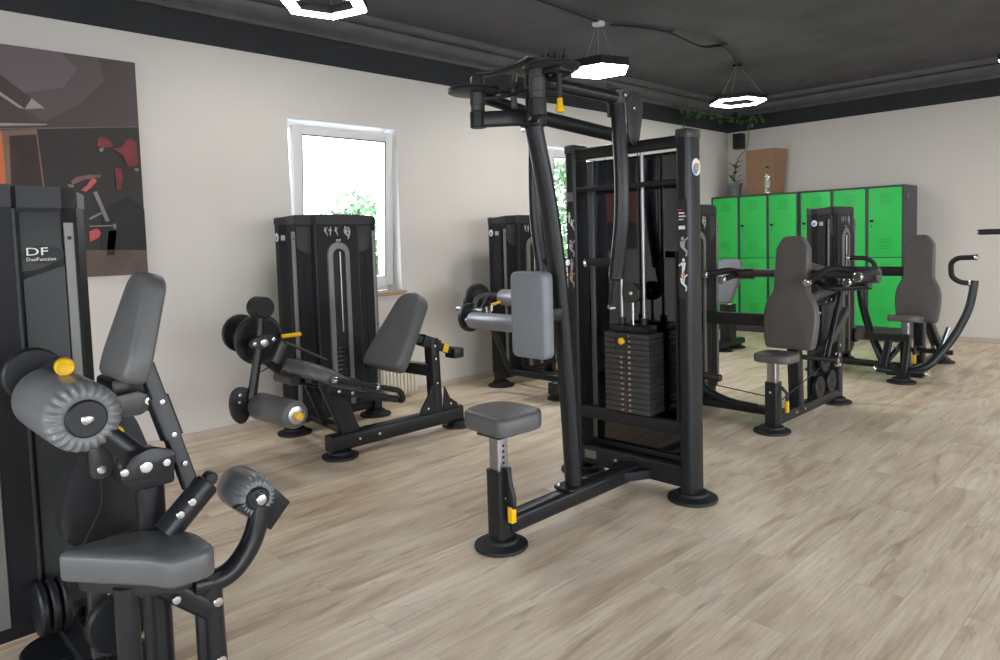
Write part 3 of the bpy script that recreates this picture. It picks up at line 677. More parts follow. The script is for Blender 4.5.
# ------------------------------------------------------------------ weight tower used by the smaller machines
def tower(root, xc, yc, H=1.55, logo=False, m='shroud', seg=True):
    """upright boxed weight stack, its face towards +x"""
    pl_ = [(-.13, -.345), (-.065, -.398), (-.01, -.40), (.045, -.365), (.055, -.33), (.062, -.315), (.062, -.19), (.098, -.17), (.098, .17), (.062, .19), (.062, .315), (.055, .33), (.045, .365), (-.01, .40), (-.065, .398), (-.13, .345)]
    def ext(z0, z1, k=1.0, grow=0.0):
        bm = BM(); a = []; b = []
        for x, y in pl_:
            q = V((x*k, y*k))
            a.append(bm.verts.new((xc+q.x, yc+q.y, z0))); b.append(bm.verts.new((xc+q.x, yc+q.y, z1)))
        n = len(a); bm.faces.new(list(reversed(a))); top = bm.faces.new(b)
        for i in range(n): bm.faces.new((a[i], a[(i+1) % n], b[(i+1) % n], b[i]))
        return bm, top
    bm, _ = ext(0.13, H-0.07)
    sh = obj('weight_tower', bm, m, root, smooth=25)
    # arched cap
    bm, top = ext(H-0.07, H-0.018, 1.012)
    r = bmesh.ops.inset_region(bm, faces=[top], thickness=0.03)
    for v in top.verts: v.co.z += 0.018
    for v in bm.verts:
        d = abs(v.co.y-yc)
        if v.co.z > H-0.05 and d > 0.3: v.co.z -= 0.022*(d-0.3)/0.1
    obj('tower_cap', bm, 'black', root, smooth=25)
    # end columns and feet
    for s in (-1, 1):
        obj('column', box((xc-0.075, yc+s*0.35-0.035, 0.03), (xc+0.02, yc+s*0.35+0.035, 0.2), 0.008), 'frame', root)
        foot(root, xc-0.02, yc+s*0.345, 0.12)
    obj('base_bar', box((xc-0.055, yc-0.33, 0.06), (xc-0.01, yc+0.33, 0.11), 0.006), 'frame', root)
    xf = xc+0.062
    # light grey corner strips
    for s in (-1, 1):
        obj('corner_strip', rtube([(xc+0.062, yc+s*0.333, 0.16), (xc+0.066, yc+s*0.333, H-0.12)], 0.03, 0.012, cr=0.004, up=(1, 0, 0)), 'mould', sh)
        for z in (H-0.17, 0.72): bolt(sh, (xc+0.072, yc+s*0.333, z), (1, 0, 0), 0.007, m='black')
        # upper bay panel with curved lower edge
        y0, y1 = sorted((yc+s*0.195, yc+s*0.31))
        o = [(0, 0.0)]; o = [(0, 0), (0.115, 0)]+[(0.115-0.115*k/8, -0.16-(0.03 if s > 0 else 0.0)+(0.03*(1-k/8) if s > 0 else 0)-0.0 - (0.0 if s > 0 else 0.03*(1-k/8)*0)) for k in range(9)]
        lowL, lowR = (-0.19, -0.145) if s > 0 else (-0.145, -0.19)
        o = [(0, 0), (0.115, 0)]+[(0.115*(1-k/8), (lowR*(1-k/8)+lowL*k/8)-0.012*math.sin(PI*k/8)) for k in range(9)]
        bmp = plate(o, ((xf+0.002, y0, H-0.085), (0, 1, 0), (0, 0, 1)), 0.006, 0.002)
        obj('bay_panel', bmp, 'shroud_lt', sh)
        # ribs
        for yy in (0.2, 0.255): obj('rib', rtube([(xf-0.002, yc+s*yy, 0.16), (xf-0.002, yc+s*yy, H-0.28)], 0.012, 0.012, cr=0.004), m, sh)
    for s in (-1, 1): obj('edge_strip', rtube([(xc+0.092, yc+s*0.176, 0.16), (xc+0.092, yc+s*0.176, H-0.075)], 0.010, 0.014, cr=0.004), 'shroud_lt', sh)
    # arched window onto the weights
    xs = xc+0.098
    def arch(w, z0, z1, n=12): return [(w, z0)]+[(w*math.cos(PI*k/n), z1-w+w*math.sin(PI*k/n)) for k in range(n+1)]+[(-w, z0)]
    out, inn = arch(0.088, 0.16, H-0.20), arch(0.052, 0.16, H-0.245)
    bm = BM(); fa = [bm.verts.new((xs+0.012, yc+a, b)) for a, b in out]; fb = [bm.verts.new((xs+0.014, yc+a, b)) for a, b in inn]
    fo = [bm.verts.new((xs-0.002, yc+a*1.05, b)) for a, b in out]; fi = [bm.verts.new((xs-0.001, yc+a, b)) for a, b in inn]
    n = len(out)
    for i in range(n-1):
        bm.faces.new((fa[i], fa[i+1], fb[i+1], fb[i])); bm.faces.new((fo[i], fo[i+1], fa[i+1], fa[i])); bm.faces.new((fb[i], fb[i+1], fi[i+1], fi[i]))
    obj('slot_surround', bm, 'mould', sh, smooth=30)
    decal([[(a, b) for a, b in inn]], ((xs, yc, 0), (0, 1, 0), (0, 0, 1)), 'dark', sh, 'slot')
    obj('guide_rod', tube([(xs+0.006, yc+0.012, 0.7), (xs+0.006, yc+0.012, H-0.27)], 0.006, n=10), 'steel', sh)
    bm = BM()
    for k in range(10): addbox(bm, (xs+0.001, yc-0.045, 0.28+k*0.032), (xs+0.008, yc+0.045, 0.28+k*0.032+0.026), 0.002)
    obj('weight_plates', bm, 'frame', sh)
    # instruction decal, small lettering and stickers
    fr = ((xs+0.0005, yc, H-0.135), (0, 1, 0), (0, 0, 1))
    P = []
    for i, fx in enumerate((-0.098, -0.055, -0.012)): P += figure(fx, 0.012, 0.062, i)
    decal(P, fr, 'greyprint', sh, 'instruction_decal')
    decal(figure(0.068, 0.0, 0.095, 0)+figure(0.10, 0.0, 0.07, 1), fr, 'greyprint', sh, 'instruction_decal')
    text('DF', 0.022, (xs+0.0005, yc-0.012, H-0.195), (0, 1, 0), (0, 0, 1), 'white', sh, 'logo', sx=1.5)
    # round sticker and square sticker on the camera-side corner
    d = V((0.055, -0.35+0.315, 0)).normalized()
    u = V((0.055, 0.035, 0)).normalized()
    decal([ellipse(0, 0, 0.027, 0.030, 20)], ((xc-0.037, yc-0.3990, H-0.155), (1, 0, 0), (0, 0, 1)), 'white', sh, 'round_sticker', 0.002)
    decal([ellipse(-0.004, -0.006, 0.013, 0.015, 14)], ((xc-0.037, yc-0.3990, H-0.155), (1, 0, 0), (0, 0, 1)), 'blueprint', sh, 'sticker_print', 0.0028)
    decal([[(-0.015, -0.018), (0.017, -0.018), (0.017, 0.018), (-0.015, 0.018)]], ((xc+0.0175, yc-0.3825, H-0.16), u, (0, 0, 1)), 'greyprint', sh, 'square_sticker', 0.0015)
    if logo:
        y0 = yc+0.197
        decal([ellipse(0.058, 0, 0.062, 0.030, 20)], ((xf+0.006, y0, H-0.222), (0, 1, 0), (0, 0, 1)), 'dark', sh, 'logo_badge', 0.0015)
        text('DF', 0.036, (xf+0.009, y0+0.008, H-0.224), (0, 1, 0), (0, 0, 1), 'white', sh, 'logo', sx=1.5)
        text('DualFunction', 0.0155, (xf+0.009, y0+0.010, H-0.242), (0, 1, 0), (0, 0, 1), 'white', sh, 'logo')
        decal([[(0, 0.16), (0.118, 0.16), (0.118, H-0.26), (0, H-0.30)]], ((xf, yc+0.196, 0), (0, 1, 0), (0, 0, 1)), 'perf', sh, 'perforated_panel', 0.009)
    return sh

# ------------------------------------------------------------------ A: tall pec fly / rear delt machine
def machine_A():
    X = -2.175
    t = thing('pec_fly_machine', (X, 2.7, 0), 'tall pec fly machine with open weight stack and overhead pulley arms in the centre', 'weight machine')
    YC = 3.13
    for xx, tg in ((-1.852, 'R'), (-2.555, 'L')):
        c = obj('column', rtube([(xx, YC, 0.04), (xx, YC, 1.80)], 0.072, 0.12, cr=0.018, up=(0, 1, 0)), 'frame', t)
        obj('column_cap', box((xx-0.037, YC-0.061, 1.79), (xx+0.037, YC+0.061, 1.84), 0.010), 'frame_br', c)
        foot(t, xx, YC, 0.125)
        yf = YC-0.06
        fr = ((xx, yf, 0), (1, 0, 0), (0, 0, 1))
        decal([[(-0.026, 1.02), (0.026, 1.02), (0.026, 1.50), (-0.026, 1.50)]], fr, 'shroud_lt', c, 'decal_strip', 0.001)
        decal(figure(0.0, 1.27, 0.095, 0), fr, 'greyprint', c, 'instruction_decal', 0.0016)
        decal(figure(0.004, 1.17, 0.085, 1)+figure(-0.002, 1.095, 0.085, 0), fr, 'greyprint' if tg == 'L' else 'white', c, 'instruction_decal', 0.0016)
        decal(figure(0.004, 1.125, 0.05, 1), fr, 'orangeprint', c, 'instruction_decal', 0.002)
        if tg == 'R':
            decal([[(-0.02, 1.43), (0.012, 1.43), (0.012, 1.437), (-0.02, 1.437)], [(-0.02, 1.415), (0.02, 1.415), (0.02, 1.421), (-0.02, 1.421)], [(-0.02, 1.40), (0.008, 1.40), (0.008, 1.405), (-0.02, 1.405)], [(-0.02, 1.355), (0.015, 1.355), (0.015, 1.372), (-0.02, 1.372)]], fr, 'white', c, 'instruction_decal', 0.0016)
            decal([[(-0.022, 1.445), (0.0, 1.445), (0.0, 1.452), (-0.022, 1.452)]], fr, 'redprint', c, 'instruction_decal', 0.0016)
            sd = ((xx+0.036, YC, 0), (0, 1, 0), (0, 0, 1))
            decal([ellipse(0.012, 1.655, 0.040, 0.042, 24)], sd, 'white', c, 'round_sticker', 0.001)
            decal([ellipse(0.004, 1.645, 0.024, 0.026, 16)], sd, 'blueprint', c, 'sticker_print', 0.0016)
            decal([[(0.0, 1.64), (0.035, 1.64), (0.035, 1.675), (0.0, 1.675)]], sd, 'orangeprint', c, 'sticker_print', 0.0022)
        else:
            decal([[(-0.024, 1.53), (0.024, 1.53), (0.024, 1.58), (-0.024, 1.58)]], fr, 'mould', c, 'sticker', 0.0012)
            decal(figure(-0.005, 1.44, 0.06, 1)+figure(0.01, 1.40, 0.06, 0), fr, 'white', c, 'instruction_decal', 0.0016)
    x0, x1 = -2.525, -1.884
    obj('top_crossbar', rtube([(x0, YC-0.02, 1.785), (x1, YC-0.02, 1.785)], 0.05, 0.058, cr=0.008), 'frame', t)
    obj('upper_crossbar', rtube([(x0, YC-0.035, 1.59), (x1, YC-0.035, 1.59)], 0.03, 0.026, cr=0.006), 'frame', t)
    obj('stack_crossbar', rtube([(x0, YC-0.03, 0.362), (x1, YC-0.03, 0.362)], 0.05, 0.068, cr=0.008), 'frame', t)
    obj('base_crossbar', rtube([(x0, YC-0.015, 0.115), (x1, YC-0.015, 0.115)], 0.06, 0.105, cr=0.008), 'frame', t)
    obj('base_gusset', plate(smoothpoly([(-0.042, -0.14), (0.042, -0.14), (0.12, -0.004), (0.12, 0.02), (-0.12, 0.02), (-0.12, -0.004)], 0.01), ((X, YC-0.045, 0.095), (1, 0, 0), (0, 1, 0)), 0.045), 'frame', t)
    for xx, zz in ((-2.29, 0.12), (-2.08, 0.10)): bolt(t, (xx, YC-0.047, zz), (0, -1, 0), 0.012)
    decal([[(-2.50, 0.10), (-2.42, 0.10), (-2.42, 0.145), (-2.50, 0.145)]], ((0, YC-0.046, 0), (1, 0, 0), (0, 0, 1)), 'mould', t, 'type_sticker', 0.001)
    # smoked guard sheets behind the stack
    g = obj('guard_panel', box((-2.585, 3.222, 0.16), (-1.872, 3.227, 1.755)), 'smoke', t)
    obj('guard_strip', box((-2.532, 3.205, 0.16), (-2.50, 3.22, 1.755), 0.004), 'mould', t)
    obj('guard_rail', box((-2.56, 3.20, 0.06), (-1.872, 3.22, 0.185), 0.004), 'black', t)
    obj('lower_guard', box((-2.49, 3.19, 0.185), (-1.884, 3.198, 0.33)), 'smoke', t)
    obj('side_guard', box((-1.89, 3.06, 0.40), (-1.882, 3.22, 1.25)), 'dark', t)
    # guide rods and weight stack
    SX = -2.19
    for dx in (-0.07, 0.07):
        obj('guide_rod', tube([(SX+dx, YC, 0.39), (SX+dx, YC, 1.77)], 0.0105, n=14), 'steel', t)
        obj('rod_collar', cyl((SX+dx, YC, 0.862), (SX+dx, YC, 0.90), 0.02), 'black', t)
    n = 15; z0, z1 = 0.402, 0.825; dz = (z1-z0)/n
    for k in range(n):
        zz = z0+k*dz
        p = obj('weight_plate', box((SX-0.14, YC-0.07, zz), (SX+0.14, YC+0.07, zz+dz-0.0015), 0.003), 'frame_br', t)
        fr = ((SX, YC-0.07, zz), (1, 0, 0), (0, 0, 1)); num = n-k
        obj('pin_hole', cyl((SX, YC-0.0705, zz+dz/2), (SX, YC-0.069, zz+dz/2), 0.006, 0.0002, 12), 'dark', p)
        text(str(num*5), 0.015, (SX+0.012, YC-0.07, zz+0.008), (1, 0, 0), (0, 0, 1), 'white', p, 'number')
        if num > 4: text(str(num*10), 0.013, (SX-0.037, YC-0.07, zz+0.008), (1, 0, 0), (0, 0, 1), 'white', p, 'number', sx=0.9)
        if num > 10: decal([[(-0.009, 0.004), (0.009, 0.004), (0.009, 0.007), (-0.009, 0.007)]], fr, 'redprint', p, 'colour_mark')
    obj('carriage_block', box((SX-0.115, YC-0.05, 0.826), (SX+0.115, YC+0.05, 0.862), 0.004), 'frame', t)
    pin = obj('selector_pin', cyl((SX-0.002, YC-0.115, 0.787), (SX-0.002, YC-0.069, 0.787), 0.006, 0.001), 'chrome', t)
    obj('pin_knob', lathe((SX-0.002, YC-0.118, 0.787), (SX-0.002, YC, 0.787), [(0, 0.012), (0.004, 0.018), (0.016, 0.018), (0.022, 0.01)], 16), 'yellow', pin)
    obj('pin_lanyard', tube([(SX-0.002, YC-0.105, 0.79), (SX-0.05, YC-0.10, 0.76), (SX-0.06, YC-0.09, 0.72), (SX-0.055, YC-0.085, 0.80), (SX-0.02, YC-0.06, 0.87)], 0.0025, fr=0.03, n=6), 'black', pin)
    obj('lifting_rod', tube([(SX, YC, 0.86), (SX, YC, 1.00)], 0.009, n=12), 'chrome', t)
    pu = obj('pulley', lathe((SX, YC-0.02, 1.03), (SX, YC, 1.03), [(0, 0.048), (0.004, 0.052), (0.017, 0.042), (0.023, 0.042), (0.036, 0.052), (0.04, 0.048)], 32), 'frame_br', t)
    obj('axle', cyl((SX, YC-0.025, 1.03), (SX, YC+0.025, 1.03), 0.011), 'chrome', pu)
    obj('cable', tube([(SX+0.045, YC, 1.03), (SX+0.045, YC, 1.755)], 0.003, n=8), 'black', t)
    obj('cable', tube([(SX-0.045, YC, 1.03), (SX-0.045, YC, 1.755)], 0.003, n=8), 'black', t)
    # base beam, seat
    obj('base_beam', rtube([(X, 2.12, 0.095), (X, YC-0.05, 0.095)], 0.085, 0.085, cr=0.022), 'frame', t)
    sx, sy = -2.18, 2.10
    obj('seat_post', rtube([(sx, sy, 0.03), (sx, sy, 0.345)], 0.085, 0.085, cr=0.014), 'frame', t)
    foot(t, sx, sy, 0.118)
    st = obj('seat_stem', rtube([(sx, sy, 0.30), (sx, sy, 0.50)], 0.06, 0.06, cr=0.008), 'steel', t)
    bm = BM()
    for z in (0.37, 0.395, 0.42, 0.445): addbox(bm, (sx+0.0295, sy-0.006, z), (sx+0.031, sy+0.006, z+0.012))
    obj('adjustment_hole', bm, 'dark', st)
    lv = obj('seat_lever', rtube([(sx+0.045, sy, 0.36), (sx+0.055, sy, 0.29), (sx+0.075, sy, 0.23), (sx+0.072, sy, 0.19)], 0.04, 0.022, fr=0.02, cr=0.006), 'black', t)
    obj('lever_grip', box((sx+0.058, sy-0.014, 0.125), (sx+0.086, sy+0.014, 0.195), 0.004), 'yellow', lv)
    bolt(t, (sx+0.043, sy, 0.225), (1, 0, 0), 0.012)
    obj('seat_plate', box((sx-0.07, sy-0.06, 0.494), (sx+0.07, sy+0.12, 0.506), 0.003), 'black', t)
    pad([(-0.16, -0.105), (0.10, -0.13), (0.135, -0.10), (0.14, 0.10), (0.09, 0.165), (-0.13, 0.165), (-0.19, 0.07)], ((-2.21, 2.155, 0.545), (1, 0, 0), (0, 1, 0)), 0.08, r=0.035, name='seat', parent=t, cr=0.07, puff=0.022)
    # chest / back pad on the diagonal mast
    pb = obj('diagonal_mast', rtube(fillet([(X, 2.592, 0.13), (X, 2.567, 0.61), (X, 2.515, 1.18), (X, 2.462, 1.505), (X, 2.372, 1.84)], 0.3, 6), 0.076, 0.084, cr=0.036, up=(1, 0, 0)), 'frame', t)
    obj('mast_plate', plate(smoothpoly([(-0.06, -0.085), (0.06, -0.085), (0.06, 0.085), (-0.06, 0.085)], 0.02), ((X, 2.59, 0.143), (1, 0, 0), (0, 1, 0)), 0.014), 'frame', t)
    bolt(t, (X-0.045, 2.53, 0.15), (0, 0, 1), 0.012)
    pad([(-0.107, -0.195), (0.107, -0.195), (0.107, 0.195), (-0.107, 0.195)], ((-2.185, 2.34, 0.99), (1, 0, 0), (0, 0, 1)), 0.062, r=0.03, name='back_pad', m='leather_l', parent=t, cr=0.035)  # reflected blue-grey sheen put into the colour of this grey pad
    obj('pad_bracket', rtube([(X, 2.372, 0.98), (X, 2.50, 0.98)], 0.07, 0.07, cr=0.01), 'frame', t)
    # head: V yoke, pivots, cams, arms
    pr = [(-2.358, 2.21), (-1.998, 2.21)]
    obj('head_block', box((X-0.045, 2.325, 1.825), (X+0.045, 2.42, 1.905), 0.012), 'frame', t)
    for dx, dz in ((0.05, 1.845), (-0.03, 1.815)): bolt(t, (X+dx, 2.34, dz), (0.5, -1, -0.2), 0.013)
    for px, py in pr:
        o = [(0, 0)]
        sg = 1 if px > X else -1
        obj('yoke_arm', rtube(fillet([(X, 2.385, 1.868), (X+sg*0.055, 2.305, 1.868), (px, py, 1.868)], 0.06), 0.045, 0.068, cr=0.01), 'frame', t)
        obj('yoke_end', cyl((px, py, 1.832), (px, py, 1.905), 0.037, 0.004), 'frame', t)
        obj('pivot_post', lathe((px, py, 1.90), (px, py, 3), [(0, 0.031), (0.03, 0.031), (0.032, 0.034), (0.085, 0.034), (0.088, 0.030), (0.15, 0.030), (0.158, 0.025)], 28), 'frame_br', t)
        # upper link plate back to the head
    top = [(-0.05, 0.0), (0.0, -0.05), (0.05, -0.03), (0.17, 0.10), (0.19, 0.17), (0.16, 0.20), (0.11, 0.17), (0.0, 0.05)]
    obj('link_plate', rtube([(-2.358, 2.21, 2.065), (-2.30, 2.26, 2.068), (-2.12, 2.26, 2.075), (-2.00, 2.21, 2.075)], 0.07, 0.012, fr=0.1, cr=0.005), 'frame_br', t)
    obj('head_post', cyl((X, 2.37, 1.90), (X, 2.37, 2.07), 0.03), 'frame', t)
    def armset(px, py, ax_, ay, s):
        # cam disc round the pivot
        cx, cy, cz_ = (px+0.035, py+0.05, 2.02) if s > 0 else (px-0.01, py-0.01, 1.985)
        cam = obj('cam', lathe((cx, cy, cz_), (cx, cy, 3), [(0, 0.112), (0.003, 0.118), (0.009, 0.111), (0.012, 0.111), (0.018, 0.118), (0.021, 0.112)], 40), 'frame_br', t)
        obj('cable', lathe((cx, cy, cz_+0.007), (cx, cy, 3), [(0, 0.114), (0.004, 0.1165), (0.008, 0.114)], 40), 'black', cam)
        arm = obj('swing_arm', rtube([(px, py, 1.975), (ax_, ay, 1.955)], 0.055, 0.055, cr=0.026), 'frame', t)
        obj('arm_joint', cyl((ax_, ay, 1.915), (ax_, ay, 1.995), 0.034, 0.006), 'frame_br', arm)
        pts = fillet([(ax_, ay, 1.93), (ax_+s*0.015, ay, 1.60), (ax_+s*0.010, ay, 1.40), (ax_-s*0.03, ay, 1.15)], 0.25, 8)
        va = obj('hanging_arm', tube(pts, 0.034, n=22), 'frame', t)
        e = V((ax_-s*0.03, ay, 1.15))
        obj('arm_end', cyl(e+V((0, 0, 0.01)), e+V((0, 0, -0.018)), 0.033, 0.004), 'black', va)
        h1 = obj('grip', cyl(e+V((0, 0, -0.02)), e+V((-s*0.025, 0, -0.14)), 0.019), 'rubber', va)
        obj('grip_cap', cyl(e+V((-s*0.025, 0, -0.14)), e+V((-s*0.028, 0, -0.158)), 0.021, 0.005), 'chrome', va)
        h2 = obj('grip', cyl(e+V((0, 0, 0.065)), e+V((-s*0.155, -0.01, 0.06)), 0.019), 'rubber', va)
        obj('grip_cap', cyl(e+V((-s*0.155, -0.01, 0.06)), e+V((-s*0.172, -0.011, 0.06)), 0.022, 0.006), 'chrome', va)
        return va
    armset(-1.998, 2.21, -1.952, 2.70, 1)
    armset(-2.358, 2.21, -2.462, 2.70, -1)
    # right arm: bolted cheek plate; adjuster with yellow knob
    obj('cheek_plate', box((-1.985, 2.66, 1.87), (-1.975, 2.74, 2.02), 0.004), 'frame_br', t)
    bolt(t, (-1.938+0.03, 2.70, 1.965), (1, 0, 0), 0.013)
    for qx, qy in ((-1.93, 2.27),):
        obj('adjuster_rod', cyl((qx, qy, 1.90), (qx, qy, 2.03), 0.012), 'black', t)
        obj('adjuster_knob', lathe((qx, qy, 1.905), (qx, qy, 0), [(0, 0.011), (0.03, 0.013), (0.038, 0.018), (0.056, 0.019), (0.060, 0.014)], 16), 'yellow', t)
    bm = BM()
    for dx, dy, dz in ((0, 0, 0), (0.03, 0.015, 0), (0.055, 0.03, 0.01), (0.02, -0.02, 0.015), (0.045, -0.01, 0.005)):
        sweep(bm, [(-1.96+dx, 2.25+dy, 1.99+dz), (-1.96+dx, 2.25+dy, 2.085+dz)], circ(0.008, 10)); sweep(bm, [(-1.96+dx, 2.25+dy, 2.05+dz), (-1.96+dx, 2.25+dy, 2.062+dz)], circ(0.014, 6))
    addbox(bm, (-1.99, 2.22, 2.0), (-1.88, 2.30, 2.02), 0.003); addbox(bm, (-1.98, 2.235, 2.035), (-1.895, 2.285, 2.047), 0.003)
    obj('adjuster_block', bm, 'black', t)
    bm = BM(); sweep(bm, fillet([(-1.94, 2.26, 1.99), (-1.90, 2.34, 2.02), (-2.02, 2.42, 2.03), (-2.12, 2.36, 2.01), (-2.08, 2.27, 2.0)], 0.05, 5), circ(0.007, 8))
    obj('cable_loop', bm, 'black', t)
    obj('idler_pulley', lathe((-2.20, 2.28, 1.985), (-2.20, 2.28, 3), [(0, 0.042), (0.004, 0.046), (0.012, 0.038), (0.02, 0.046), (0.024, 0.042)], 28), 'frame_br', t)
    obj('idler_post', cyl((-2.20, 2.28, 1.90), (-2.20, 2.28, 2.06), 0.014), 'frame_br', t)
    obj('cam_tie', rtube([(-2.358, 2.21, 1.955), (-2.20, 2.28, 1.96), (-1.998, 2.21, 1.955)], 0.03, 0.012, fr=0.06, cr=0.004), 'frame', t)
    # brace from the mast head to the tower, with the pulley bracket on top of the crossbar
    obj('head_brace', rtube([(X, 2.40, 1.875), (X, YC-0.02, 1.83)], 0.066, 0.066, cr=0.03), 'frame', t)
    o = smoothpoly([(-0.045, -0.12), (0.03, -0.12), (0.075, 0.06), (0.07, 0.12), (0.0, 0.16), (-0.07, 0.10), (-0.07, 0.04)], 0.05)
    for dx in (-0.03, 0.055): obj('pulley_bracket', plate(o, ((X+dx, YC-0.06, 1.91), (0, 1, 0), (0, 0, 1)), 0.008, 0.002), 'frame_br', t)
    pb = obj('pulley', lathe((X-0.01, YC-0.06, 1.98), (X+0.05, YC-0.06, 1.98), [(0, 0.048), (0.004, 0.052), (0.015, 0.044), (0.025, 0.052), (0.029, 0.048)], 30), 'black', t)
    obj('axle', cyl((X-0.04, YC-0.06, 1.975), (X+0.065, YC-0.06, 1.975), 0.012), 'chrome', pb)
    obj('cable', tube([(-2.05, 2.30, 1.985), (X+0.01, YC-0.1, 2.01)], 0.004, n=8), 'black', t)
    obj('cable', tube([(-2.28, 2.24, 1.985), (X-0.02, YC-0.1, 2.01)], 0.004, n=8), 'black', t)
machine_A()

# ------------------------------------------------------------------ B: leg extension / leg curl by the first window
def machine_B():
    XS = -3.87; xc, yc = -4.60, 2.79
    t = thing('leg_extension_machine', (XS, 2.85, 0), 'leg extension machine with tilted grey backrest in front of the first window', 'weight machine')
    tower(t, xc, yc)
    # long floor beam along y
    obj('base_beam', rtube([(XS, 2.27, 0.10), (XS, 3.35, 0.10)], 0.09, 0.105, cr=0.018), 'frame', t)
    foot(t, XS, 2.35, 0.115); foot(t, XS, 3.33, 0.115)
    for y in (2.47, 2.62): bolt(t, (XS+0.045, y, 0.10), (1, 0, 0), 0.012)
    # rear post with gusset cheeks
    obj('back_post', rtube([(XS, 3.13, 0.12), (XS, 3.11, 0.66)], 0.075, 0.085, cr=0.012, up=(1, 0, 0)), 'frame', t)
    ch = [(-0.16, 0.0), (-0.145, 0.04), (-0.09, 0.10), (-0.06, 0.17), (-0.035, 0.17), (-0.035, 0.0)]
    ch2 = [(0.16, 0.0), (0.155, 0.03), (0.09, 0.07), (0.065, 0.13), (0.05, 0.15), (0.035, 0.0)]
    for o in (ch, ch2):
        o = [(a*1.08, b*1.12) for a, b in o]
        obj('gusset', plate(o, ((XS+0.035, 3.13, 0.148), (0, 1, 0), (0, 0, 1)), 0.012, 0.003), 'frame', t)
    for y, z in ((3.03, 0.185), (3.235, 0.185), (3.12, 0.35), (3.115, 0.52), (3.11, 0.61)): bolt(t, (XS+0.042, y, z), (1, 0, 0), 0.011)
    # cross link to the tower
    obj('link_beam', rtube([(XS, 3.10, 0.44), (xc+0.03, 3.06, 0.44)], 0.06, 0.085, cr=0.01), 'frame', t)
    obj('low_link_beam', rtube([(XS, 2.44, 0.13), (xc+0.03, 2.52, 0.13)], 0.05, 0.05, cr=0.01), 'frame', t)
    # front support
    obj('front_post', rtube([(XS, 2.43, 0.14), (XS, 2.27, 0.53)], 0.05, 0.13, cr=0.014, up=(0, 1, 0)), 'frame', t)
    obj('brace_rod', tube([(XS-0.18, 2.55, 0.16), (XS-0.16, 2.30, 0.52)], 0.018), 'frame', t)
    obj('seat_rail', rtube([(XS, 2.16, 0.53), (XS, 2.66, 0.34)], 0.07, 0.06, cr=0.01), 'frame', t)
    obj('cross_rail', rtube([(XS+0.10, 2.20, 0.515), (-4.56, 2.45, 0.515)], 0.06, 0.06, cr=0.01), 'frame', t)
    obj('pivot_bearing', cyl((-4.25, 2.15, 0.50), (-4.02, 2.15, 0.50), 0.035), 'frame_br', t)
    obj('pivot_stand', rtube([(-4.22, 2.46, 0.13), (-4.22, 2.30, 0.53)], 0.03, 0.05, cr=0.006), 'frame', t)
    # seat cushion, sloping down to the back, thick rounded front edge
    sd = V((0, 0.86, -0.51)).normalized()
    pad([(-0.22, 0.0), (0.08, 0.0), (0.18, 0.10), (0.14, 0.40), (-0.14, 0.40), (-0.22, 0.09)], (V((XS, 2.10, 0.615)), (1, 0, 0), sd), 0.085, r=0.05, name='seat', parent=t, cr=0.05, puff=0.05)
    # hand grips beside the seat
    for s in (1, -1):
        xx = XS+s*0.24
        h = obj('grip', tube([(xx, 2.20, 0.54), (xx, 2.55, 0.435)], 0.017, n=14), 'rubber', t)
        obj('grip_cap', cyl((xx, 2.20, 0.54), (xx, 2.178, 0.547), 0.021, 0.006), 'chrome', h)
        obj('grip_cap', cyl((xx, 2.47, 0.459), (xx, 2.49, 0.453), 0.022, 0.004), 'chrome', h)
        obj('grip_bar', tube([(xx, 2.54, 0.438), (xx+s*0.0, 2.66, 0.40), (xx, 2.68, 0.33), (xx-s*0.2, 2.66, 0.34)], 0.018, fr=0.05), 'black', t)
        obj('side_rail', tube([(xx-s*0.03, 2.17, 0.49), (xx-s*0.03, 2.64, 0.345)], 0.022), 'frame', t)
    for y, z in ((2.22, 0.47), (2.31, 0.445)): bolt(t, (XS+0.235, y, z), (1, 0, 0), 0.014)
    for k in range(3): obj('adjuster_ring', cyl((XS+0.16, 2.58, 0.40-k*0.026), (XS+0.20, 2.58, 0.40-k*0.026), 0.016), 'steel', t)
    # backrest
    bd = V((0, 0.31, 0.47)).normalized()
    pad([(-0.19, -0.27), (0.19, -0.27), (0.195, -0.18), (0.125, 0.235), (0.06, 0.285), (-0.06, 0.285), (-0.125, 0.235), (-0.195, -0.18)], (V((XS-0.01, 2.845, 0.735)), (1, 0, 0), bd), 0.095, r=0.03, name='backrest', parent=t, cr=0.045)
    obj('backrest_slider', rtube([(XS, 2.88, 0.72), (XS, 3.30, 0.545)], 0.05, 0.055, cr=0.008), 'black', t)
    obj('slider_end', box((XS-0.05, 3.27, 0.50), (XS+0.06, 3.36, 0.57), 0.008), 'black', t)
    obj('slider_sleeve', rtube([(XS, 3.02, 0.662), (XS, 3.16, 0.604)], 0.075, 0.08, cr=0.01), 'frame', t)
    obj('slider_tag', rtube([(XS+0.006, 3.20, 0.589), (XS+0.006, 3.24, 0.572)], 0.048, 0.058, cr=0.006), 'yellow', t)
    # leg lever: discs, arm, counterweight, roller
    yp, zp = 1.93, 0.77
    obj('weight_disc', cyl((-4.40, yp+0.05, zp+0.02), (-4.37, yp+0.05, zp+0.02), 0.120, 0.006, 40), 'black', t)
    cam = obj('cam_disc', cyl((-4.14, yp+0.045, zp), (-4.105, yp+0.045, zp), 0.155, 0.006, 44), 'black', t)
    obj('cam_rim', lathe((-4.105, yp+0.045, zp), (-4, yp+0.045, zp), [(0, 0.13), (0.003, 0.13), (0.004, 0.122), (0.001, 0.122)], 40), 'shroud', cam)
    obj('shaft', tube([(-4.42, yp, zp), (-3.98, yp, zp)], 0.028), 'frame', t)
    obj('shaft_support', rtube([(-4.22, yp+0.02, zp-0.02), (-4.22, 2.16, 0.56)], 0.05, 0.10, cr=0.01), 'black', t)
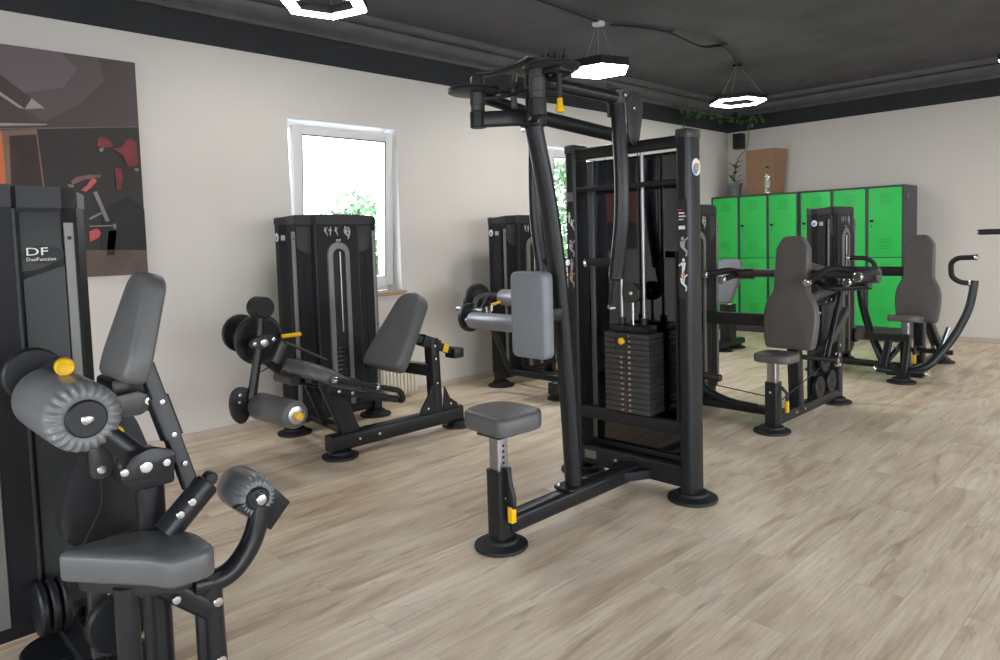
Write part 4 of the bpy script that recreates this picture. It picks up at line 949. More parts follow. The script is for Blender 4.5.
    hub = obj('lever_hub', plate(smoothpoly([(-0.085, -0.025), (0, -0.04), (0.085, -0.0), (0.08, 0.035), (0.0, 0.045), (-0.08, 0.02)], 0.02), ((-3.975, yp, zp), (0, 1, 0), (0, 0, 1)), 0.03), 'black', t)
    obj('bolt', lathe((-3.962, yp, zp), (0, yp, zp), [(0, 0.026), (0.006, 0.026), (0.009, 0.021), (0.010, 0.01)], 20), 'chrome', hub)
    for dy, dz in ((-0.06, -0.003), (0.058, 0.012)): bolt(hub, (-3.958, yp+dy, zp+dz), (1, 0, 0), 0.014)
    lev = obj('leg_lever', rtube([(-4.01, yp+0.015, zp+0.21), (-4.01, yp-0.01, zp-0.02), (-4.01, yp-0.075, zp-0.33)], 0.05, 0.05, cr=0.02, scale=[0.6, 0.9, 1.1]), 'frame', t)
    obj('counterweight', cyl((-4.06, yp+0.005, 0.975), (-3.94, yp+0.005, 0.975), 0.064, 0.010, 32), 'rubber', t)
    obj('cam_finger', rtube([(-3.98, yp+0.13, zp-0.02), (-3.98, yp+0.07, zp-0.13)], 0.03, 0.055, cr=0.012, up=(0, 1, 0)), 'frame_br', t)
    obj('stop_rod', tube([(-4.0, yp+0.15, zp-0.02), (-4.0, 2.36, 0.60)], 0.009), 'frame_br', t)
    obj('adjuster_pin', cyl((-4.04, yp+0.15, zp+0.012), (-4.04, yp+0.28, zp+0.012), 0.013), 'yellow', t)
    obj('cable', tube([(-4.1, yp+0.02, zp-0.2), (-4.3, 2.3, 0.62)], 0.004, n=8), 'black', t)
    br = [(-0.07, 0.08), (-0.02, 0.10), (0.06, 0.07), (0.075, 0.02), (0.04, -0.01), (0.02, -0.10), (-0.03, -0.13), (-0.075, -0.08), (-0.09, 0.0)]
    yb, zb = 1.82, 0.42
    obj('roller_bracket', plate(smoothpoly(br, 0.03), ((-4.035, yb, zb), (0, 1, 0), (0, 0, 1)), 0.03, 0.005), 'black', lev)
    for dy, dz in ((-0.03, 0.05), (-0.035, 0.01), (0.04, 0.04)): bolt(t, (-4.018, yb+dy, zb+dz), (1, 0, 0), 0.012)
    roller(t, (-4.01, 1.90, 0.390), (-3.615, 1.925, 0.390), 0.080, 'leather', ruffle=False, hub='steel', end='yellow', name='ankle_roller')
    obj('roller_knob', lathe((-3.612, 1.925, 0.390), (-3, 1.925, 0.390), [(0, 0.018), (0.03, 0.022), (0.04, 0.022), (0.044, 0.016)], 12), 'yellow', t)
    obj('roller_collar', lathe((-3.612, 1.925, 0.390), (-3, 1.925, 0.390), [(0, 0.05), (0.006, 0.05), (0.008, 0.042), (0.010, 0.026)], 28), 'chrome', t)
machine_B()

# ------------------------------------------------------------------ C: leg curl behind, between the windows
def machine_C():
    XS = -3.84; xc, yc = -4.60, 4.86
    t = thing('leg_curl_machine', (XS, 4.9, 0), 'leg curl machine with two silver rollers against the wall between the windows', 'weight machine')
    tower(t, xc, yc)
    obj('base_beam', rtube([(XS, 4.33, 0.10), (XS, 5.5, 0.10)], 0.085, 0.10, cr=0.014), 'frame', t)
    foot(t, XS, 4.44, 0.115); foot(t, XS, 5.42, 0.115)
    obj('low_link_beam', rtube([(XS, 4.62, 0.13), (xc+0.03, 4.7, 0.13)], 0.05, 0.05, cr=0.01), 'frame', t)
    obj('back_post', rtube([(XS, 5.18, 0.12), (XS, 5.16, 0.66)], 0.075, 0.085, cr=0.012, up=(1, 0, 0)), 'frame', t)
    obj('front_post', rtube([(XS, 4.6, 0.14), (XS, 4.42, 0.53)], 0.05, 0.13, cr=0.014, up=(0, 1, 0)), 'frame', t)
    sd = V((0, 0.95, -0.27)).normalized()
    pad([(-0.2, 0), (0.16, 0), (0.18, 0.07), (0.12, 0.5), (-0.14, 0.5), (-0.2, 0.09)], (V((XS, 4.36, 0.60)), (1, 0, 0), sd), 0.085, r=0.04, name='seat', parent=t, cr=0.05, puff=0.03)
    bd = V((0, 0.27, 0.47)).normalized()
    pad([(-0.19, -0.27), (0.19, -0.27), (0.195, -0.18), (0.125, 0.235), (0.06, 0.285), (-0.06, 0.285), (-0.125, 0.235), (-0.195, -0.18)], (V((XS, 5.0, 0.735)), (1, 0, 0), bd), 0.09, name='backrest', parent=t, cr=0.045)
    obj('backrest_slider', rtube([(XS, 5.06, 0.72), (XS, 5.3, 0.62)], 0.05, 0.055, cr=0.008), 'black', t)
    obj('pivot_stand', rtube([(-4.40, 4.42, 0.16), (-4.36, 4.08, 0.78)], 0.035, 0.04, cr=0.008), 'frame', t)
    obj('pivot_rail', rtube([(-4.35, 4.38, 0.18), (XS, 4.45, 0.16)], 0.05, 0.05, cr=0.008), 'frame', t)
    yp, zp = 4.02, 0.80
    d = obj('cam_disc', cyl((-4.44, yp+0.05, zp+0.02), (-4.405, yp+0.05, zp+0.02), 0.150, 0.006, 44), 'black', t)
    obj('disc_print', lathe((-4.402, yp+0.05, zp+0.02), (0, yp+0.05, zp+0.02), [(0, 0.095), (0.003, 0.095), (0.0035, 0.065), (0.001, 0.065)], 40), 'discprint', d)
    obj('disc_hub', cyl((-4.41, yp+0.02, zp+0.0), (-4.39, yp+0.02, zp+0.0), 0.06), 'black', d)
    obj('weight_disc', cyl((-4.40, yp-0.08, zp-0.10), (-4.36, yp-0.08, zp-0.10), 0.12, 0.006, 40), 'black', t)
    obj('axle', tube([(-4.52, yp-0.09, zp-0.035), (-4.26, yp-0.04, zp-0.05)], 0.026), 'steel', t)
    obj('lever', rtube([(-4.30, 4.08, 0.86), (-4.30, 3.93, 0.66)], 0.05, 0.05, cr=0.015), 'frame', t)
    roller(t, (-4.27, 3.86, 0.690), (-3.74, 3.86, 0.690), 0.067, 'silvervinyl', ruffle=False, name='ankle_roller')
    obj('roller_stub', tube([(-4.33, 3.86, 0.685), (-4.2, 3.86, 0.685)], 0.022), 'steel', t)
    roller(t, (-4.22, 4.16, 0.855), (-3.74, 4.16, 0.855), 0.068, 'silvervinyl', ruffle=False, name='thigh_roller')
    obj('thigh_arm', tube([(-4.36, 3.98, 0.74), (-4.36, 3.99, 0.86), (-4.30, 4.16, 0.875), (-4.16, 4.16, 0.845)], 0.026, fr=0.08), 'frame_br', t)
    bm = BM()
    for k in range(5): sweep(bm, [(-4.28+k*0.03, 3.98+0.02*(k % 2), 0.72+0.01*k), (-4.28+k*0.03, 3.98+0.02*(k % 2), 0.77+0.01*k)], circ(0.012, 10))
    obj('adjuster_bolts', bm, 'chrome', t)
    obj('adjuster_pin', cyl((-4.22, 4.03, 0.80), (-4.16, 4.09, 0.825), 0.012), 'yellow', t)
machine_C()

# ------------------------------------------------------------------ D: abdominal / back machine, cut off at the left
def machine_D():
    xc, yc = -2.76, 0.315; XS = -1.93
    t = thing('back_extension_machine', (XS, 0.7, 0), 'nearest machine at the left edge with large gathered roller and grey seat', 'weight machine')
    tower(t, xc, yc, logo=True)
    # seat
    pad([(-0.12, -0.158), (0.085, -0.006), (0.142, 0.018), (0.15, 0.14), (-0.02, 0.14), (-0.135, 0.035), (-0.145, -0.115)], ((-1.89, 0.562, 0.554), (1, 0, 0), (0, 1, 0)), 0.074, r=0.035, name='seat', parent=t, cr=0.05, puff=0.02)
    obj('seat_plate', plate(smoothpoly([(-0.11, -0.11), (0.085, 0.02), (0.11, 0.11), (-0.02, 0.11), (-0.12, 0.04)], 0.03), ((-1.905, 0.55, 0.499), (1, 0, 0), (0, 1, 0)), 0.034), 'black', t)
    obj('seat_post', tube([(XS+0.03, 0.528, 0.06), (XS+0.03, 0.528, 0.50)], 0.028, n=20), 'frame', t)
    obj('main_post', rtube([(XS-0.10, 0.640, 0.05), (XS-0.10, 0.640, 0.735)], 0.070, 0.070, cr=0.028), 'frame', t)
    obj('base_beam', rtube([(XS-0.04, 0.35, 0.085), (XS-0.04, 0.82, 0.085)], 0.13, 0.085, cr=0.015), 'frame', t)
    foot(t, XS, 0.42, 0.115); foot(t, XS, 0.76, 0.10)
    obj('link_beam', rtube([(XS, 0.55, 0.10), (xc+0.02, 0.55, 0.10)], 0.06, 0.06, cr=0.01), 'frame', t)
    # joint plate on top of the post
    jt = [(-0.10, -0.045), (0.075, -0.045), (0.12, 0.02), (0.11, 0.05), (0.02, 0.085), (-0.06, 0.06), (-0.105, 0.0)]
    jt = [(x*0.60, y*0.62) for x, y in jt]
    jo = obj('joint_plate', plate(smoothpoly(jt, 0.012), ((XS+0.04, 0.592, 0.785), (0, 1, 0), (0, 0, 1)), 0.022), 'frame', t)
    obj('joint_block', box((XS-0.14, 0.555, 0.725), (XS+0.03, 0.665, 0.80), 0.012), 'frame', t)
    for dy, dz, r in ((-0.048, 0.004, 0.012), (-0.004, 0.006, 0.018), (0.038, 0.006, 0.012)): bolt(jo, (XS+0.052, 0.592+dy*1.15, 0.785+dz), (1, 0, 0), r)
    # tube from roller arm down to joint
    obj('roller_arm', rtube([(XS-0.06, 0.46, 0.95), (XS-0.03, 0.60, 0.79)], 0.060, 0.060, cr=0.028), 'frame', t)
    # big gathered roller
    roller(t, (-2.33, 0.478, 0.925), (-1.94, 0.478, 0.925), 0.088, 'vinyl', ruffle=True, name='back_roller')
    obj('roller_shaft', tube([(-2.42, 0.475, 0.925), (-2.28, 0.475, 0.925)], 0.026), 'steel', t)
    cam = obj('cam_disc', cyl((-2.41, 0.462, 0.985), (-2.375, 0.462, 0.985), 0.078, 0.006, 44), 'black', t)
    obj('cam_arm', rtube([(-2.36, 0.48, 0.99), (-2.25, 0.49, 1.03), (-2.14, 0.485, 1.035)], 0.03, 0.035, fr=0.05, cr=0.01), 'black', t)
    for (a, b, r) in (((-2.14, 0.482, 1.034), (-2.04, 0.470, 1.034), 0.024), ((-1.99, 0.543, 0.868), (-1.925, 0.543, 0.868), 0.024)):
        obj('adjuster_knob', lathe(a, b, [(0, r*0.7), (0.01, r), (0.028, r), (0.034, r*0.85), (0.032, r*0.7)], 24), 'yellow', t)
    sh = obj('shackle', plate(smoothpoly([(-0.025, -0.05), (0.025, -0.05), (0.025, 0.05), (-0.025, 0.05)], 0.02), ((-2.05, 0.53, 0.79), (0, 1, 0), (0, 0, 1)), 0.02), 'frame_br', t)
    bolt(sh, (-2.04, 0.53, 0.765), (1, 0, 0), 0.014)
    obj('shackle_knob', cyl((-2.06, 0.575, 0.795), (-2.0, 0.575, 0.795), 0.025), 'black', t)
    obj('cable', tube([(-2.06, 0.53, 0.76), (-2.08, 0.54, 0.66), (-2.2, 0.50, 0.50), (-2.3, 0.5, 0.42)], 0.004, fr=0.05, n=8), 'black', t)
    # back pad on its adjustable tube
    d = V((0, 0.075, 0.235)).normalized()
    pad([(-0.11, -0.14), (0.11, -0.14), (0.118, -0.08), (0.075, 0.12), (0.045, 0.145), (-0.045, 0.145), (-0.075, 0.12), (-0.118, -0.08)], (V((-2.0, 0.618, 1.132)), (1, 0, 0), d), 0.058, r=0.03, name='back_pad', m='leather', parent=t, cr=0.04)
    obj('pad_tube', rtube([(-1.99, 0.635, 1.03), (-1.95, 0.718, 0.69)], 0.034, 0.040, cr=0.006), 'frame', t)
    obj('pad_sleeve', rtube([(-1.985, 0.657, 0.94), (-1.97, 0.684, 0.83)], 0.044, 0.052, cr=0.008), 'frame', t)
    obj('sleeve_clamp', box((-2.10, 0.63, 0.905), (-1.99, 0.68, 0.945), 0.008), 'black', t)
    for p in ((-1.962, 0.662, 0.93), (-1.950, 0.683, 0.84), (-1.938, 0.702, 0.76)): bolt(t, p, (1, 0, 0), 0.009)
    obj('slider_lever', plate(smoothpoly([(-0.10, -0.02), (0.02, -0.035), (0.05, 0), (0.02, 0.03), (-0.10, 0.02)], 0.015), ((-1.99, 0.60, 0.935), (0, 1, 0), (0, 0, 1)), 0.02), 'frame_br', t)
    bolt(t, (-1.98, 0.635, 0.935), (1, 0, 0), 0.014)
    obj('slider_block', box((-2.20, 0.57, 0.93), (-2.06, 0.67, 0.99), 0.01), 'frame_br', t)
    # short thick elbow that carries the pad tube
    obj('elbow', rtube([(XS, 0.64, 0.590), (XS, 0.752, 0.692)], 0.066, 0.068, cr=0.03), 'frame', t)
    obj('elbow_end', cyl((XS, 0.750, 0.690), (XS, 0.758, 0.697), 0.031), 'black', t)
    obj('elbow_knob', cyl((XS-0.02, 0.765, 0.705), (XS+0.01, 0.765, 0.705), 0.018), 'black', t)
    for y, z in ((0.668, 0.640), (0.700, 0.665)): bolt(t, (XS+0.034, y, z), (1, 0, 0), 0.013)
    # footrest side: arm, adjustable upright, second roller
    obj('strut', rtube([(XS, 0.62, 0.46), (XS, 0.75, 0.34)], 0.05, 0.06, cr=0.02), 'frame', t)
    bolt(t, (XS+0.036, 0.645, 0.42), (1, 0, 0), 0.014)
    obj('upright', tube([(XS, 0.755, 0.08), (XS, 0.748, 0.445)], 0.029, n=20), 'frame', t)
    obj('upright_rack', box((XS-0.012, 0.705, 0.15), (XS+0.012, 0.726, 0.42), 0.003), 'black', t)
    for z in (0.37, 0.205): bolt(t, (XS+0.029, 0.755, z), (1, 0, -0.0), 0.016)
    arc = fillet([(XS, 0.70, 0.425), (XS, 0.80, 0.415), (XS, 0.875, 0.49), (XS, 0.905, 0.59)], 0.12, 8)
    obj('curved_arm', tube(arc, 0.030, n=20), 'frame', t)
    bp = [(-0.075, 0.0), (-0.02, -0.065), (0.055, 0.02), (0.02, 0.06), (-0.05, 0.045)]
    obj('roller_bracket', plate([(-0.105, 0.015), (-0.0, -0.080), (0.065, -0.015), (0.02, 0.04)], ((-1.928, 0.925, 0.592), (0, 1, 0), (0, 0, 1)), 0.02, 0.004), 'frame', t)
    roller(t, (-2.09, 0.90, 0.617), (-1.915, 0.89, 0.617), 0.060, 'vinyl', ruffle=True, name='foot_roller')
    obj('roller_bolt', lathe((-1.912, 0.89, 0.617), (0, 0.89, 0.617), [(0, 0.018), (0.014, 0.018), (0.020, 0.014), (0.022, 0.006)], 20), 'chrome', t)
    # guarded pulley housing, lower pulley and spare discs behind the seat
    gd = smoothpoly([(-0.13, -0.05), (-0.09, -0.12), (0.0, -0.13), (0.12, -0.11), (0.15, 0.05), (0.09, 0.24), (0.04, 0.30), (-0.02, 0.24), (-0.09, 0.10)], 0.05)
    obj('cam_guard', plate(gd, ((-2.33, 0.60, 0.60), (0, 1, 0), (0, 0, 1)), 0.10, 0.015), 'black', t)
    obj('guard_bracket', box((-2.20, 0.57, 0.48), (-2.15, 0.70, 0.53), 0.005), 'frame_br', t)
    bolt(t, (-2.15, 0.65, 0.505), (1, 0, 0), 0.013); bolt(t, (-2.15, 0.59, 0.495), (1, 0, 0), 0.013)
    obj('pulley', cyl((-2.30, 0.605, 0.235), (-2.26, 0.605, 0.235), 0.085, 0.008, 36), 'frame', t)
    obj('pulley_stand', rtube([(-2.33, 0.57, 0.06), (-2.33, 0.57, 0.42)], 0.03, 0.05, cr=0.005), 'frame_br', t)
    obj('low_rail', rtube([(-2.33, 0.40, 0.09), (-2.33, 0.72, 0.09)], 0.06, 0.06, cr=0.01), 'frame', t)
    for k in range(3): obj('weight_disc', cyl((-2.60, 0.462+k*0.032, 0.21), (-2.60, 0.486+k*0.032, 0.21), 0.085, 0.006, 36), 'black', t)
    obj('foot_plate', cyl((-2.54, 0.51, 0.085), (-2.54, 0.51, 0.105), 0.11, 0.006, 36), 'frame', t)
    obj('foot_plate_post', cyl((-2.54, 0.51, 0.0), (-2.54, 0.51, 0.085), 0.05), 'rubber', t)
machine_D()

# ------------------------------------------------------------------ waisted pad outline used on the press machines
def waist(wt, wb, h0, h1):
    r = [(wb*0.43, h0), (wb*0.47, h0+0.06), (wb*0.5, h0+0.17), (wb*0.5, h0+0.24), (wb*0.46, h0+0.31), (wt*0.5, h0+0.40), (wt*0.47, h1-0.08), (wt*0.30, h1-0.015), (wt*0.2, h1)]
    return r+[(-x, y) for x, y in reversed(r)]

# ------------------------------------------------------------------ E: shoulder press
def machine_E():
    XS = -2.09; xc, yc = -2.86, 4.80
    t = thing('shoulder_press_machine', (XS, 5.0, 0), 'shoulder press machine behind the tall column, its waisted backrest facing us', 'weight machine')
    tower(t, xc, yc)
    obj('base_beam', rtube([(XS, 4.60, 0.075), (XS, 5.70, 0.075)], 0.07, 0.075, cr=0.014), 'frame', t)
    foot(t, XS, 4.55, 0.12); foot(t, XS, 5.64, 0.12)
    for y in (4.86, 5.0): bolt(t, (XS+0.036, y, 0.08), (1, 0, 0), 0.012)
    obj('seat_post', rtube([(XS, 4.57, 0.04), (XS, 4.57, 0.335)], 0.085, 0.085, cr=0.012), 'frame', t)
    obj('seat_stem', rtube([(XS, 4.57, 0.30), (XS, 4.57, 0.48)], 0.062, 0.062, cr=0.008), 'steel', t)
    bolt(t, (XS, 4.527, 0.27), (0, -1, 0), 0.012)
    obj('lever_grip', box((XS+0.065, 4.60, 0.13), (XS+0.085, 4.625, 0.21), 0.004), 'yellow', t)
    obj('seat_lever', rtube([(XS+0.04, 4.60, 0.30), (XS+0.075, 4.61, 0.26), (XS+0.075, 4.612, 0.20)], 0.02, 0.02, cr=0.005), 'black', t)
    pad([(-0.12, -0.09), (0.0, -0.11), (0.12, -0.09), (0.14, 0.04), (0.11, 0.15), (-0.11, 0.15), (-0.14, 0.04)], ((XS, 4.60, 0.495), (1, 0, 0), (0, 1, 0)), 0.055, r=0.03, name='seat', m='leather_w', parent=t, cr=0.06)
    # rear post with the pad in front of it
    tl = V((0, 0.10, 1)).normalized()
    pad(waist(0.24, 0.37, 0.52, 1.30), (V((XS-0.01, 4.80, 0.0)), (1, 0, 0), tl), 0.075, r=0.028, name='backrest', m='leather_w', parent=t, cr=0.022)
    obj('back_post', rtube([(XS, 4.94, 0.09), (XS, 4.90, 0.60), (XS, 4.98, 1.22)], 0.075, 0.085, cr=0.012, up=(1, 0, 0)), 'frame', t)
    obj('pad_bracket', rtube([(XS, 4.88, 0.9), (XS, 4.98, 0.9)], 0.06, 0.1, cr=0.01), 'frame', t)
    obj('rear_post', rtube([(XS, 5.66, 0.09), (XS, 5.62, 1.05)], 0.07, 0.085, cr=0.012, up=(1, 0, 0)), 'frame', t)
    for z in (0.45, 0.62, 0.30): bolt(t, (XS+0.04, 5.64, z), (1, 0, 0), 0.018)
    obj('top_rail', rtube([(XS, 4.98, 1.10), (XS, 5.64, 0.98)], 0.06, 0.07, cr=0.01), 'frame', t)
    # link to the tower
    obj('tower_link', rtube([(XS, 4.98, 0.695), (xc+0.03, 4.92, 0.695)], 0.06, 0.09, cr=0.012), 'black', t)
    obj('low_link', rtube([(XS, 4.76, 0.085), (xc+0.02, 4.76, 0.085)], 0.065, 0.065, cr=0.022), 'frame', t)
    cv = fillet([(xc+0.09, 4.70, 0.36), (xc+0.16, 4.70, 0.20), (xc+0.36, 4.72, 0.115), (XS-0.2, 4.74, 0.10)], 0.14, 7)
    obj('curved_brace', tube(cv, 0.028), 'frame', t)
    obj('weight_horn', cyl((xc+0.08, 4.72, 0.29), (xc+0.31, 4.72, 0.28), 0.028), 'frame_br', t)
    obj('cable', tube([(xc+0.1, 4.72, 0.24), (XS-0.1, 4.80, 0.17)], 0.004, n=8), 'black', t)
    obj('cable', tube([(XS+0.02, 4.66, 0.20), (XS+0.1, 5.2, 0.38)], 0.004, n=8), 'black', t)
    # pulleys low on the beam
    for (y, z, r) in ((5.30, 0.37, 0.078), (5.20, 0.20, 0.082), (5.42, 0.21, 0.082)):
        p = obj('pulley', cyl((XS+0.03, y, z), (XS+0.065, y, z), r, 0.006, 36), 'black', t)
        obj('axle', cyl((XS-0.02, y, z), (XS+0.075, y, z), 0.012), 'frame_br', p)
    obj('pulley_plate', box((XS-0.01, 5.14, 0.10), (XS+0.01, 5.46, 0.45), 0.004), 'frame', t)
    obj('side_bar', rtube([(XS-0.0, 5.02, 0.44), (XS+0.22, 5.08, 0.43)], 0.035, 0.035, cr=0.01), 'black', t)
    for dy, dz in ((0, 0), (0.02, 0.035), (0.0, -0.03)): obj('nut', cyl((XS+0.21, 5.08+dy, 0.43+dz), (XS+0.235, 5.08+dy, 0.43+dz), 0.018, 0.004, 6), 'chrome', t)
    obj('lever_arm', rtube([(XS+0.10, 5.14, 0.46), (XS+0.09, 5.62, 0.72)], 0.05, 0.06, cr=0.012), 'frame_br', t)
    obj('lever_arm', rtube([(XS+0.04, 5.05, 0.84), (XS+0.10, 5.60, 0.93)], 0.05, 0.05, cr=0.015), 'frame_br', t)
    obj('push_rod', tube([(XS+0.14, 5.10, 0.42), (XS+0.14, 5.42, 0.98)], 0.020), 'frame', t)
    obj('stack_guard', box((XS+0.03, 5.18, 0.50), (XS+0.09, 5.46, 0.80), 0.012), 'black', t)
    for y, z in ((5.2, 0.82), (5.3, 0.83), (5.1, 0.75), (5.44, 0.60)): bolt(t, (XS+0.10, y, z), (1, 0, 0), 0.012)
    # press yoke
    YY, W = 5.02, 0.49
    obj('yoke_beam', tube([(XS-W, YY, 1.03), (XS+W, YY, 1.03)], 0.030), 'frame_br', t)
    for s, o1, o2 in ((-1, 0.60, 0.46), (1, 0.47, 0.40)):
        x = XS+s*W
        obj('yoke_end', cyl((x-s*0.14, YY, 1.025), (x+s*0.02, YY, 1.025), 0.040 if s < 0 else 0.052), 'frame_br', t)
        a = obj('grip', tube([(x, YY, 1.04), (x+s*0.005, YY-0.10, 1.055), (XS+s*o1, 4.76, 1.03)], 0.024, fr=0.06), 'rubber', t)
        obj('grip_cap', cyl((XS+s*o1, 4.762, 1.03), (XS+s*o1, 4.73, 1.028), 0.030, 0.006), 'chrome', a)
        a = obj('grip', tube([(x-s*0.01, YY, 1.02), (XS+s*o2, 4.77, 0.995)], 0.022), 'rubber', t)
        obj('grip_cap', cyl((XS+s*o2, 4.772, 0.995), (XS+s*o2, 4.74, 0.992), 0.028, 0.006), 'chrome', a)
        if s < 0: continue
        a = obj('grip', tube([(XS+0.40, 5.02, 1.05), (XS+0.23, 4.93, 1.08), (XS+0.165, 4.74, 0.995)], 0.022, fr=0.07), 'rubber', t)
        obj('grip_cap', cyl((XS+0.165, 4.742, 0.996), (XS+0.157, 4.715, 0.983), 0.028, 0.006), 'chrome', a)
        obj('grip_bar', tube([(XS+0.12, 5.0, 0.97), (XS+0.22, 4.95, 0.935), (XS+0.45, 5.06, 0.95)], 0.022, fr=0.05), 'frame', t)
        obj('grip_hanger', rtube([(XS+0.42, 5.03, 1.06), (XS+0.44, 5.04, 0.94)], 0.04, 0.05, cr=0.01), 'frame_br', t)
    obj('yoke_hub', cyl((XS-0.08, YY, 1.01), (XS+0.08, YY, 1.01), 0.05), 'black', t)
machine_E()

# ------------------------------------------------------------------ F: chest press in front of the lockers
def machine_F():
    XS = -1.93; xc, yc = -2.665, 7.19
    t = thing('chest_press_machine', (XS, 7.3, 0), 'chest press machine with long curved arms and looped handles before the right lockers', 'weight machine')
    tower(t, xc, yc)
    obj('base_beam', rtube([(XS, 6.68, 0.075), (XS, 8.02, 0.075)], 0.07, 0.075, cr=0.014), 'frame', t)
    foot(t, XS, 6.70, 0.115); foot(t, XS, 7.94, 0.115)
    obj('low_link', rtube([(XS, 6.95, 0.10), (xc+0.02, 6.95, 0.10)], 0.06, 0.06, cr=0.02), 'frame', t)
    Y = 7.0
    obj('seat_post', rtube([(XS-0.03, 6.92, 0.04), (XS-0.03, 6.92, 0.34)], 0.075, 0.075, cr=0.012), 'frame', t)
    obj('seat_stem', rtube([(XS-0.03, 6.92, 0.30), (XS-0.03, 6.92, 0.50)], 0.06, 0.06, cr=0.008), 'steel', t)
    pad([(-0.12, -0.11), (0.0, -0.13), (0.12, -0.11), (0.14, 0.05), (0.11, 0.14), (-0.11, 0.14), (-0.14, 0.05)], ((XS-0.04, 6.93, 0.53), (1, 0, 0), (0, 1, -0.12)), 0.06, r=0.03, name='seat', m='leather_w', parent=t, cr=0.06)
    tl = V((0, 0.12, 1)).normalized()
    pad(waist(0.245, 0.36, 0.49, 1.27), (V((XS+0.01, 7.03, 0.0)), (1, 0, 0), tl), 0.075, r=0.028, name='backrest', m='leather_w', parent=t, cr=0.022)
    obj('back_post', rtube([(XS, 7.22, 0.09), (XS, 7.20, 1.10)], 0.085, 0.085, cr=0.012, up=(1, 0, 0)), 'frame', t)
    obj('rear_strut', rtube([(XS, 7.25, 0.62), (XS, 7.90, 0.09)], 0.075, 0.085, cr=0.012, up=(1, 0, 0)), 'frame', t)
    obj('top_beam', rtube([(XS, 7.24, 0.93), (xc+0.05, 7.24, 0.93)], 0.06, 0.085, cr=0.012), 'black', t)
    obj('lever_grip', box((XS+0.05, 6.82, 0.15), (XS+0.075, 6.845, 0.23), 0.004), 'yellow', t)
    obj('grip_rod', tube([(XS+0.06, 6.835, 0.22), (XS+0.06, 6.86, 0.30)], 0.010), 'black', t)
    # front cross bar on two struts
    obj('foot_bar', rtube([(XS-0.33, 6.80, 0.375), (XS+0.04, 6.80, 0.375)], 0.06, 0.06, cr=0.01), 'frame', t)
    obj('foot_bar_strut', rtube([(XS-0.16, 6.72, 0.07), (XS-0.13, 6.80, 0.36)], 0.06, 0.04, cr=0.01), 'frame', t)
    obj('foot_bar_strut', rtube([(XS+0.02, 6.70, 0.08), (XS+0.02, 6.80, 0.36)], 0.045, 0.045, cr=0.01), 'frame', t)
    obj('pivot_bar', rtube([(XS-0.12, 6.72, 0.085), (XS+0.16, 6.72, 0.085)], 0.05, 0.06, cr=0.012), 'black', t)
    obj('cross_shaft', tube([(XS-0.05, 7.05, 0.24), (XS+0.30, 7.05, 0.24)], 0.022), 'black', t)
    for s in (-1, 1):
        pts = fillet([(XS+s*0.02, 6.74, 0.085), (XS+s*0.17, 6.80, 0.13), (XS+s*0.33, 6.95, 0.38), (XS+s*0.43, 7.02, 0.64), (XS+s*0.455, 7.04, 0.87)], 0.3, 7)
        a = obj('press_arm', rtube(pts, 0.06, 0.06, cr=0.02, up=(0, 1, 0)), 'frame', t)
        obj('pivot_end', cyl((XS+s*0.02, 6.74, 0.085), (XS+s*0.19, 6.68, 0.105), 0.028), 'black', t)
        obj('pivot_cap', cyl((XS+s*0.19, 6.68, 0.105), (XS+s*0.215, 6.672, 0.108), 0.030, 0.006), 'chrome', t)
        x = XS+s*0.455
        g = obj('grip', tube([(x-s*0.02, 7.03, 0.845), (x-s*0.10, 7.0, 0.855), (x-s*0.155, 6.98, 0.90), (x-s*0.155, 6.95, 1.02), (x-s*0.10, 6.92, 1.065), (x+s*0.04, 6.88, 1.07)], 0.021, fr=0.06), 'rubber', a)
        obj('grip_cap', cyl((x+s*0.035, 6.882, 1.07), (x+s*0.06, 6.874, 1.071), 0.026, 0.006), 'chrome', a)
        obj('grip_cap', cyl((x-s*0.025, 7.028, 0.846), (x-s*0.045, 7.02, 0.848), 0.026, 0.005), 'chrome', a)
    bm = BM()
    rnd = random.Random(4)
    for k in range(7): sweep(bm, [(XS-0.25+k*0.075, 6.9+0.2*(k % 2), 0.2+0.03*(k % 3)), (XS-0.22+k*0.075, 6.9+0.2*(k % 2), 0.21+0.03*(k % 3))], circ(0.016, 8))
    obj('linkage_bolts', bm, 'chrome', t)
    obj('linkage', rtube([(XS+0.14, 7.25, 0.16), (XS+0.20, 7.35, 0.42)], 0.03, 0.04, cr=0.008), 'steel', t)
    obj('linkage', rtube([(XS-0.22, 6.95, 0.10), (XS-0.10, 7.15, 0.30)], 0.04, 0.04, cr=0.008), 'black', t)
    obj('linkage', rtube([(XS+0.02, 7.06, 0.24), (XS+0.02, 7.22, 0.24)], 0.05, 0.05, cr=0.008), 'black', t)
    obj('pulley', cyl((xc+0.08, 7.45, 0.28), (xc+0.12, 7.45, 0.28), 0.07, 0.006, 30), 'black', t)
machine_F()

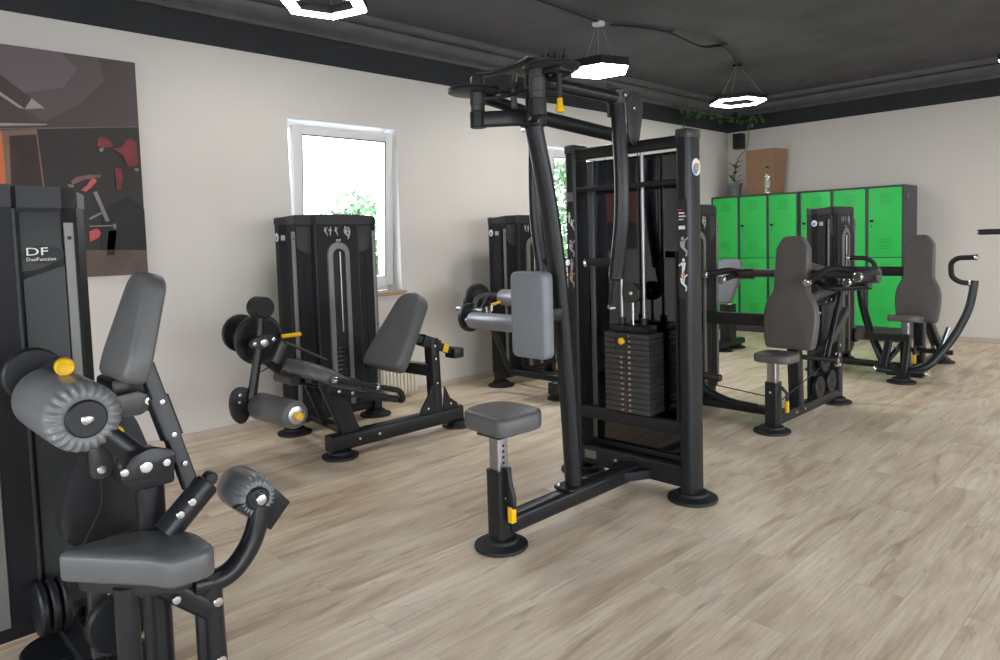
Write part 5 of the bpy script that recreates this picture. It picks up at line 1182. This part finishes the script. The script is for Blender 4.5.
# ------------------------------------------------------------------ G: machine with pale pad left of the lockers ; H: machine beyond the right edge
def machine_G():
    t = thing('seated_bench', (-3.98, 7.55, 0), 'pale grey padded seat on a dark pedestal in front of the left lockers', 'bench')
    x, y = -3.98, 7.55
    foot(t, x, y-0.15, 0.12); foot(t, x, y+0.15, 0.12)
    obj('base', rtube([(x, y-0.25, 0.08), (x, y+0.25, 0.08)], 0.16, 0.07, cr=0.02), 'frame', t)
    obj('pedestal', rtube([(x, y, 0.10), (x, y, 0.52)], 0.14, 0.14, cr=0.015), 'frame', t)
    obj('pedestal_cap', cyl((x, y, 0.5), (x, y, 0.54), 0.05), 'chrome', t)
    obj('pad_support', rtube([(x, y, 0.52), (x+0.06, y+0.10, 0.93)], 0.05, 0.07, cr=0.012), 'frame', t)
    pad([(-0.14, -0.26), (0.10, -0.26), (0.17, 0.12), (0.12, 0.25), (-0.10, 0.25), (-0.17, 0.12)], (V((x, y-0.02, 0.79)), (1, 0, 0), V((0.12, 0.22, 1)).normalized()), 0.08, r=0.03, name='back_pad', m='leather_l', parent=t, cr=0.05)
    obj('side_peg', rtube([(x+0.10, y, 0.83), (x+0.32, y-0.02, 0.83)], 0.03, 0.04, cr=0.008), 'black', t)
machine_G()
def machine_H():
    t = thing('lat_machine', (-0.55, 6.1, 0), 'black handle bar reaching in from the right edge before the back wall', 'weight machine')
    obj('mast', rtube([(-0.42, 6.1, 0.04), (-0.42, 6.1, 1.6)], 0.08, 0.09, cr=0.014), 'frame', t)
    foot(t, -0.42, 6.1, 0.13)
    h = obj('grip', cyl((-1.235, 5.98, 1.283), (-1.06, 6.01, 1.283), 0.020, 0.008), 'rubber', t)
    obj('grip_sleeve', cyl((-1.08, 6.005, 1.283), (-0.44, 6.1, 1.283), 0.027), 'frame', t)
    obj('grip_cap', cyl((-1.243, 5.979, 1.283), (-1.230, 5.981, 1.283), 0.019, 0.006), 'chrome', h)
machine_H()

# ------------------------------------------------------------------ light
w = bpy.data.worlds.new('world'); scn.world = w; w.use_nodes = True
nt = w.node_tree; bg = nt.nodes['Background']
tc = nt.nodes.new('ShaderNodeTexCoord'); sp = nt.nodes.new('ShaderNodeSeparateXYZ'); rp = nt.nodes.new('ShaderNodeValToRGB')
nt.links.new(tc.outputs['Generated'], sp.inputs[0]); nt.links.new(sp.outputs['Z'], rp.inputs[0]); nt.links.new(rp.outputs[0], bg.inputs['Color'])
rp.color_ramp.elements[0].position = 0.0; rp.color_ramp.elements[0].color = (0.97, 0.975, 1.0, 1)
rp.color_ramp.elements[1].position = 0.7; rp.color_ramp.elements[1].color = (0.70, 0.82, 1.0, 1)
bg.inputs['Strength'].default_value = 8.5
def portal(loc, rot, sx, sy):
    ld = bpy.data.lights.new('window_portal', 'AREA'); ld.shape = 'RECTANGLE'; ld.size = sx; ld.size_y = sy
    ld.cycles.is_portal = True
    o = bpy.data.objects.new('window_portal', ld); col.objects.link(o); o.location = loc; o.rotation_euler = rot
for (a, b, z0, z1) in RW: portal((XR+0.32, (a+b)/2, (z0+z1)/2), (0, PI/2, 0), z1-z0, b-a)
for (a, b, z0, z1) in NW: portal(((a+b)/2, YN-0.32, (z0+z1)/2), (PI/2, 0, 0), b-a, z1-z0)
for (a, b, z0, z1) in (W1, W2): portal((XL-0.35, (a+b)/2, (z0+z1)/2), (0, -PI/2, 0), z1-z0, b-a)

vs = scn.view_settings
scn.display_settings.display_device = 'sRGB'
vs.view_transform = 'Standard'; vs.look = 'None'; vs.gamma = 1.0; vs.use_curve_mapping = False
vs.exposure = -0.02
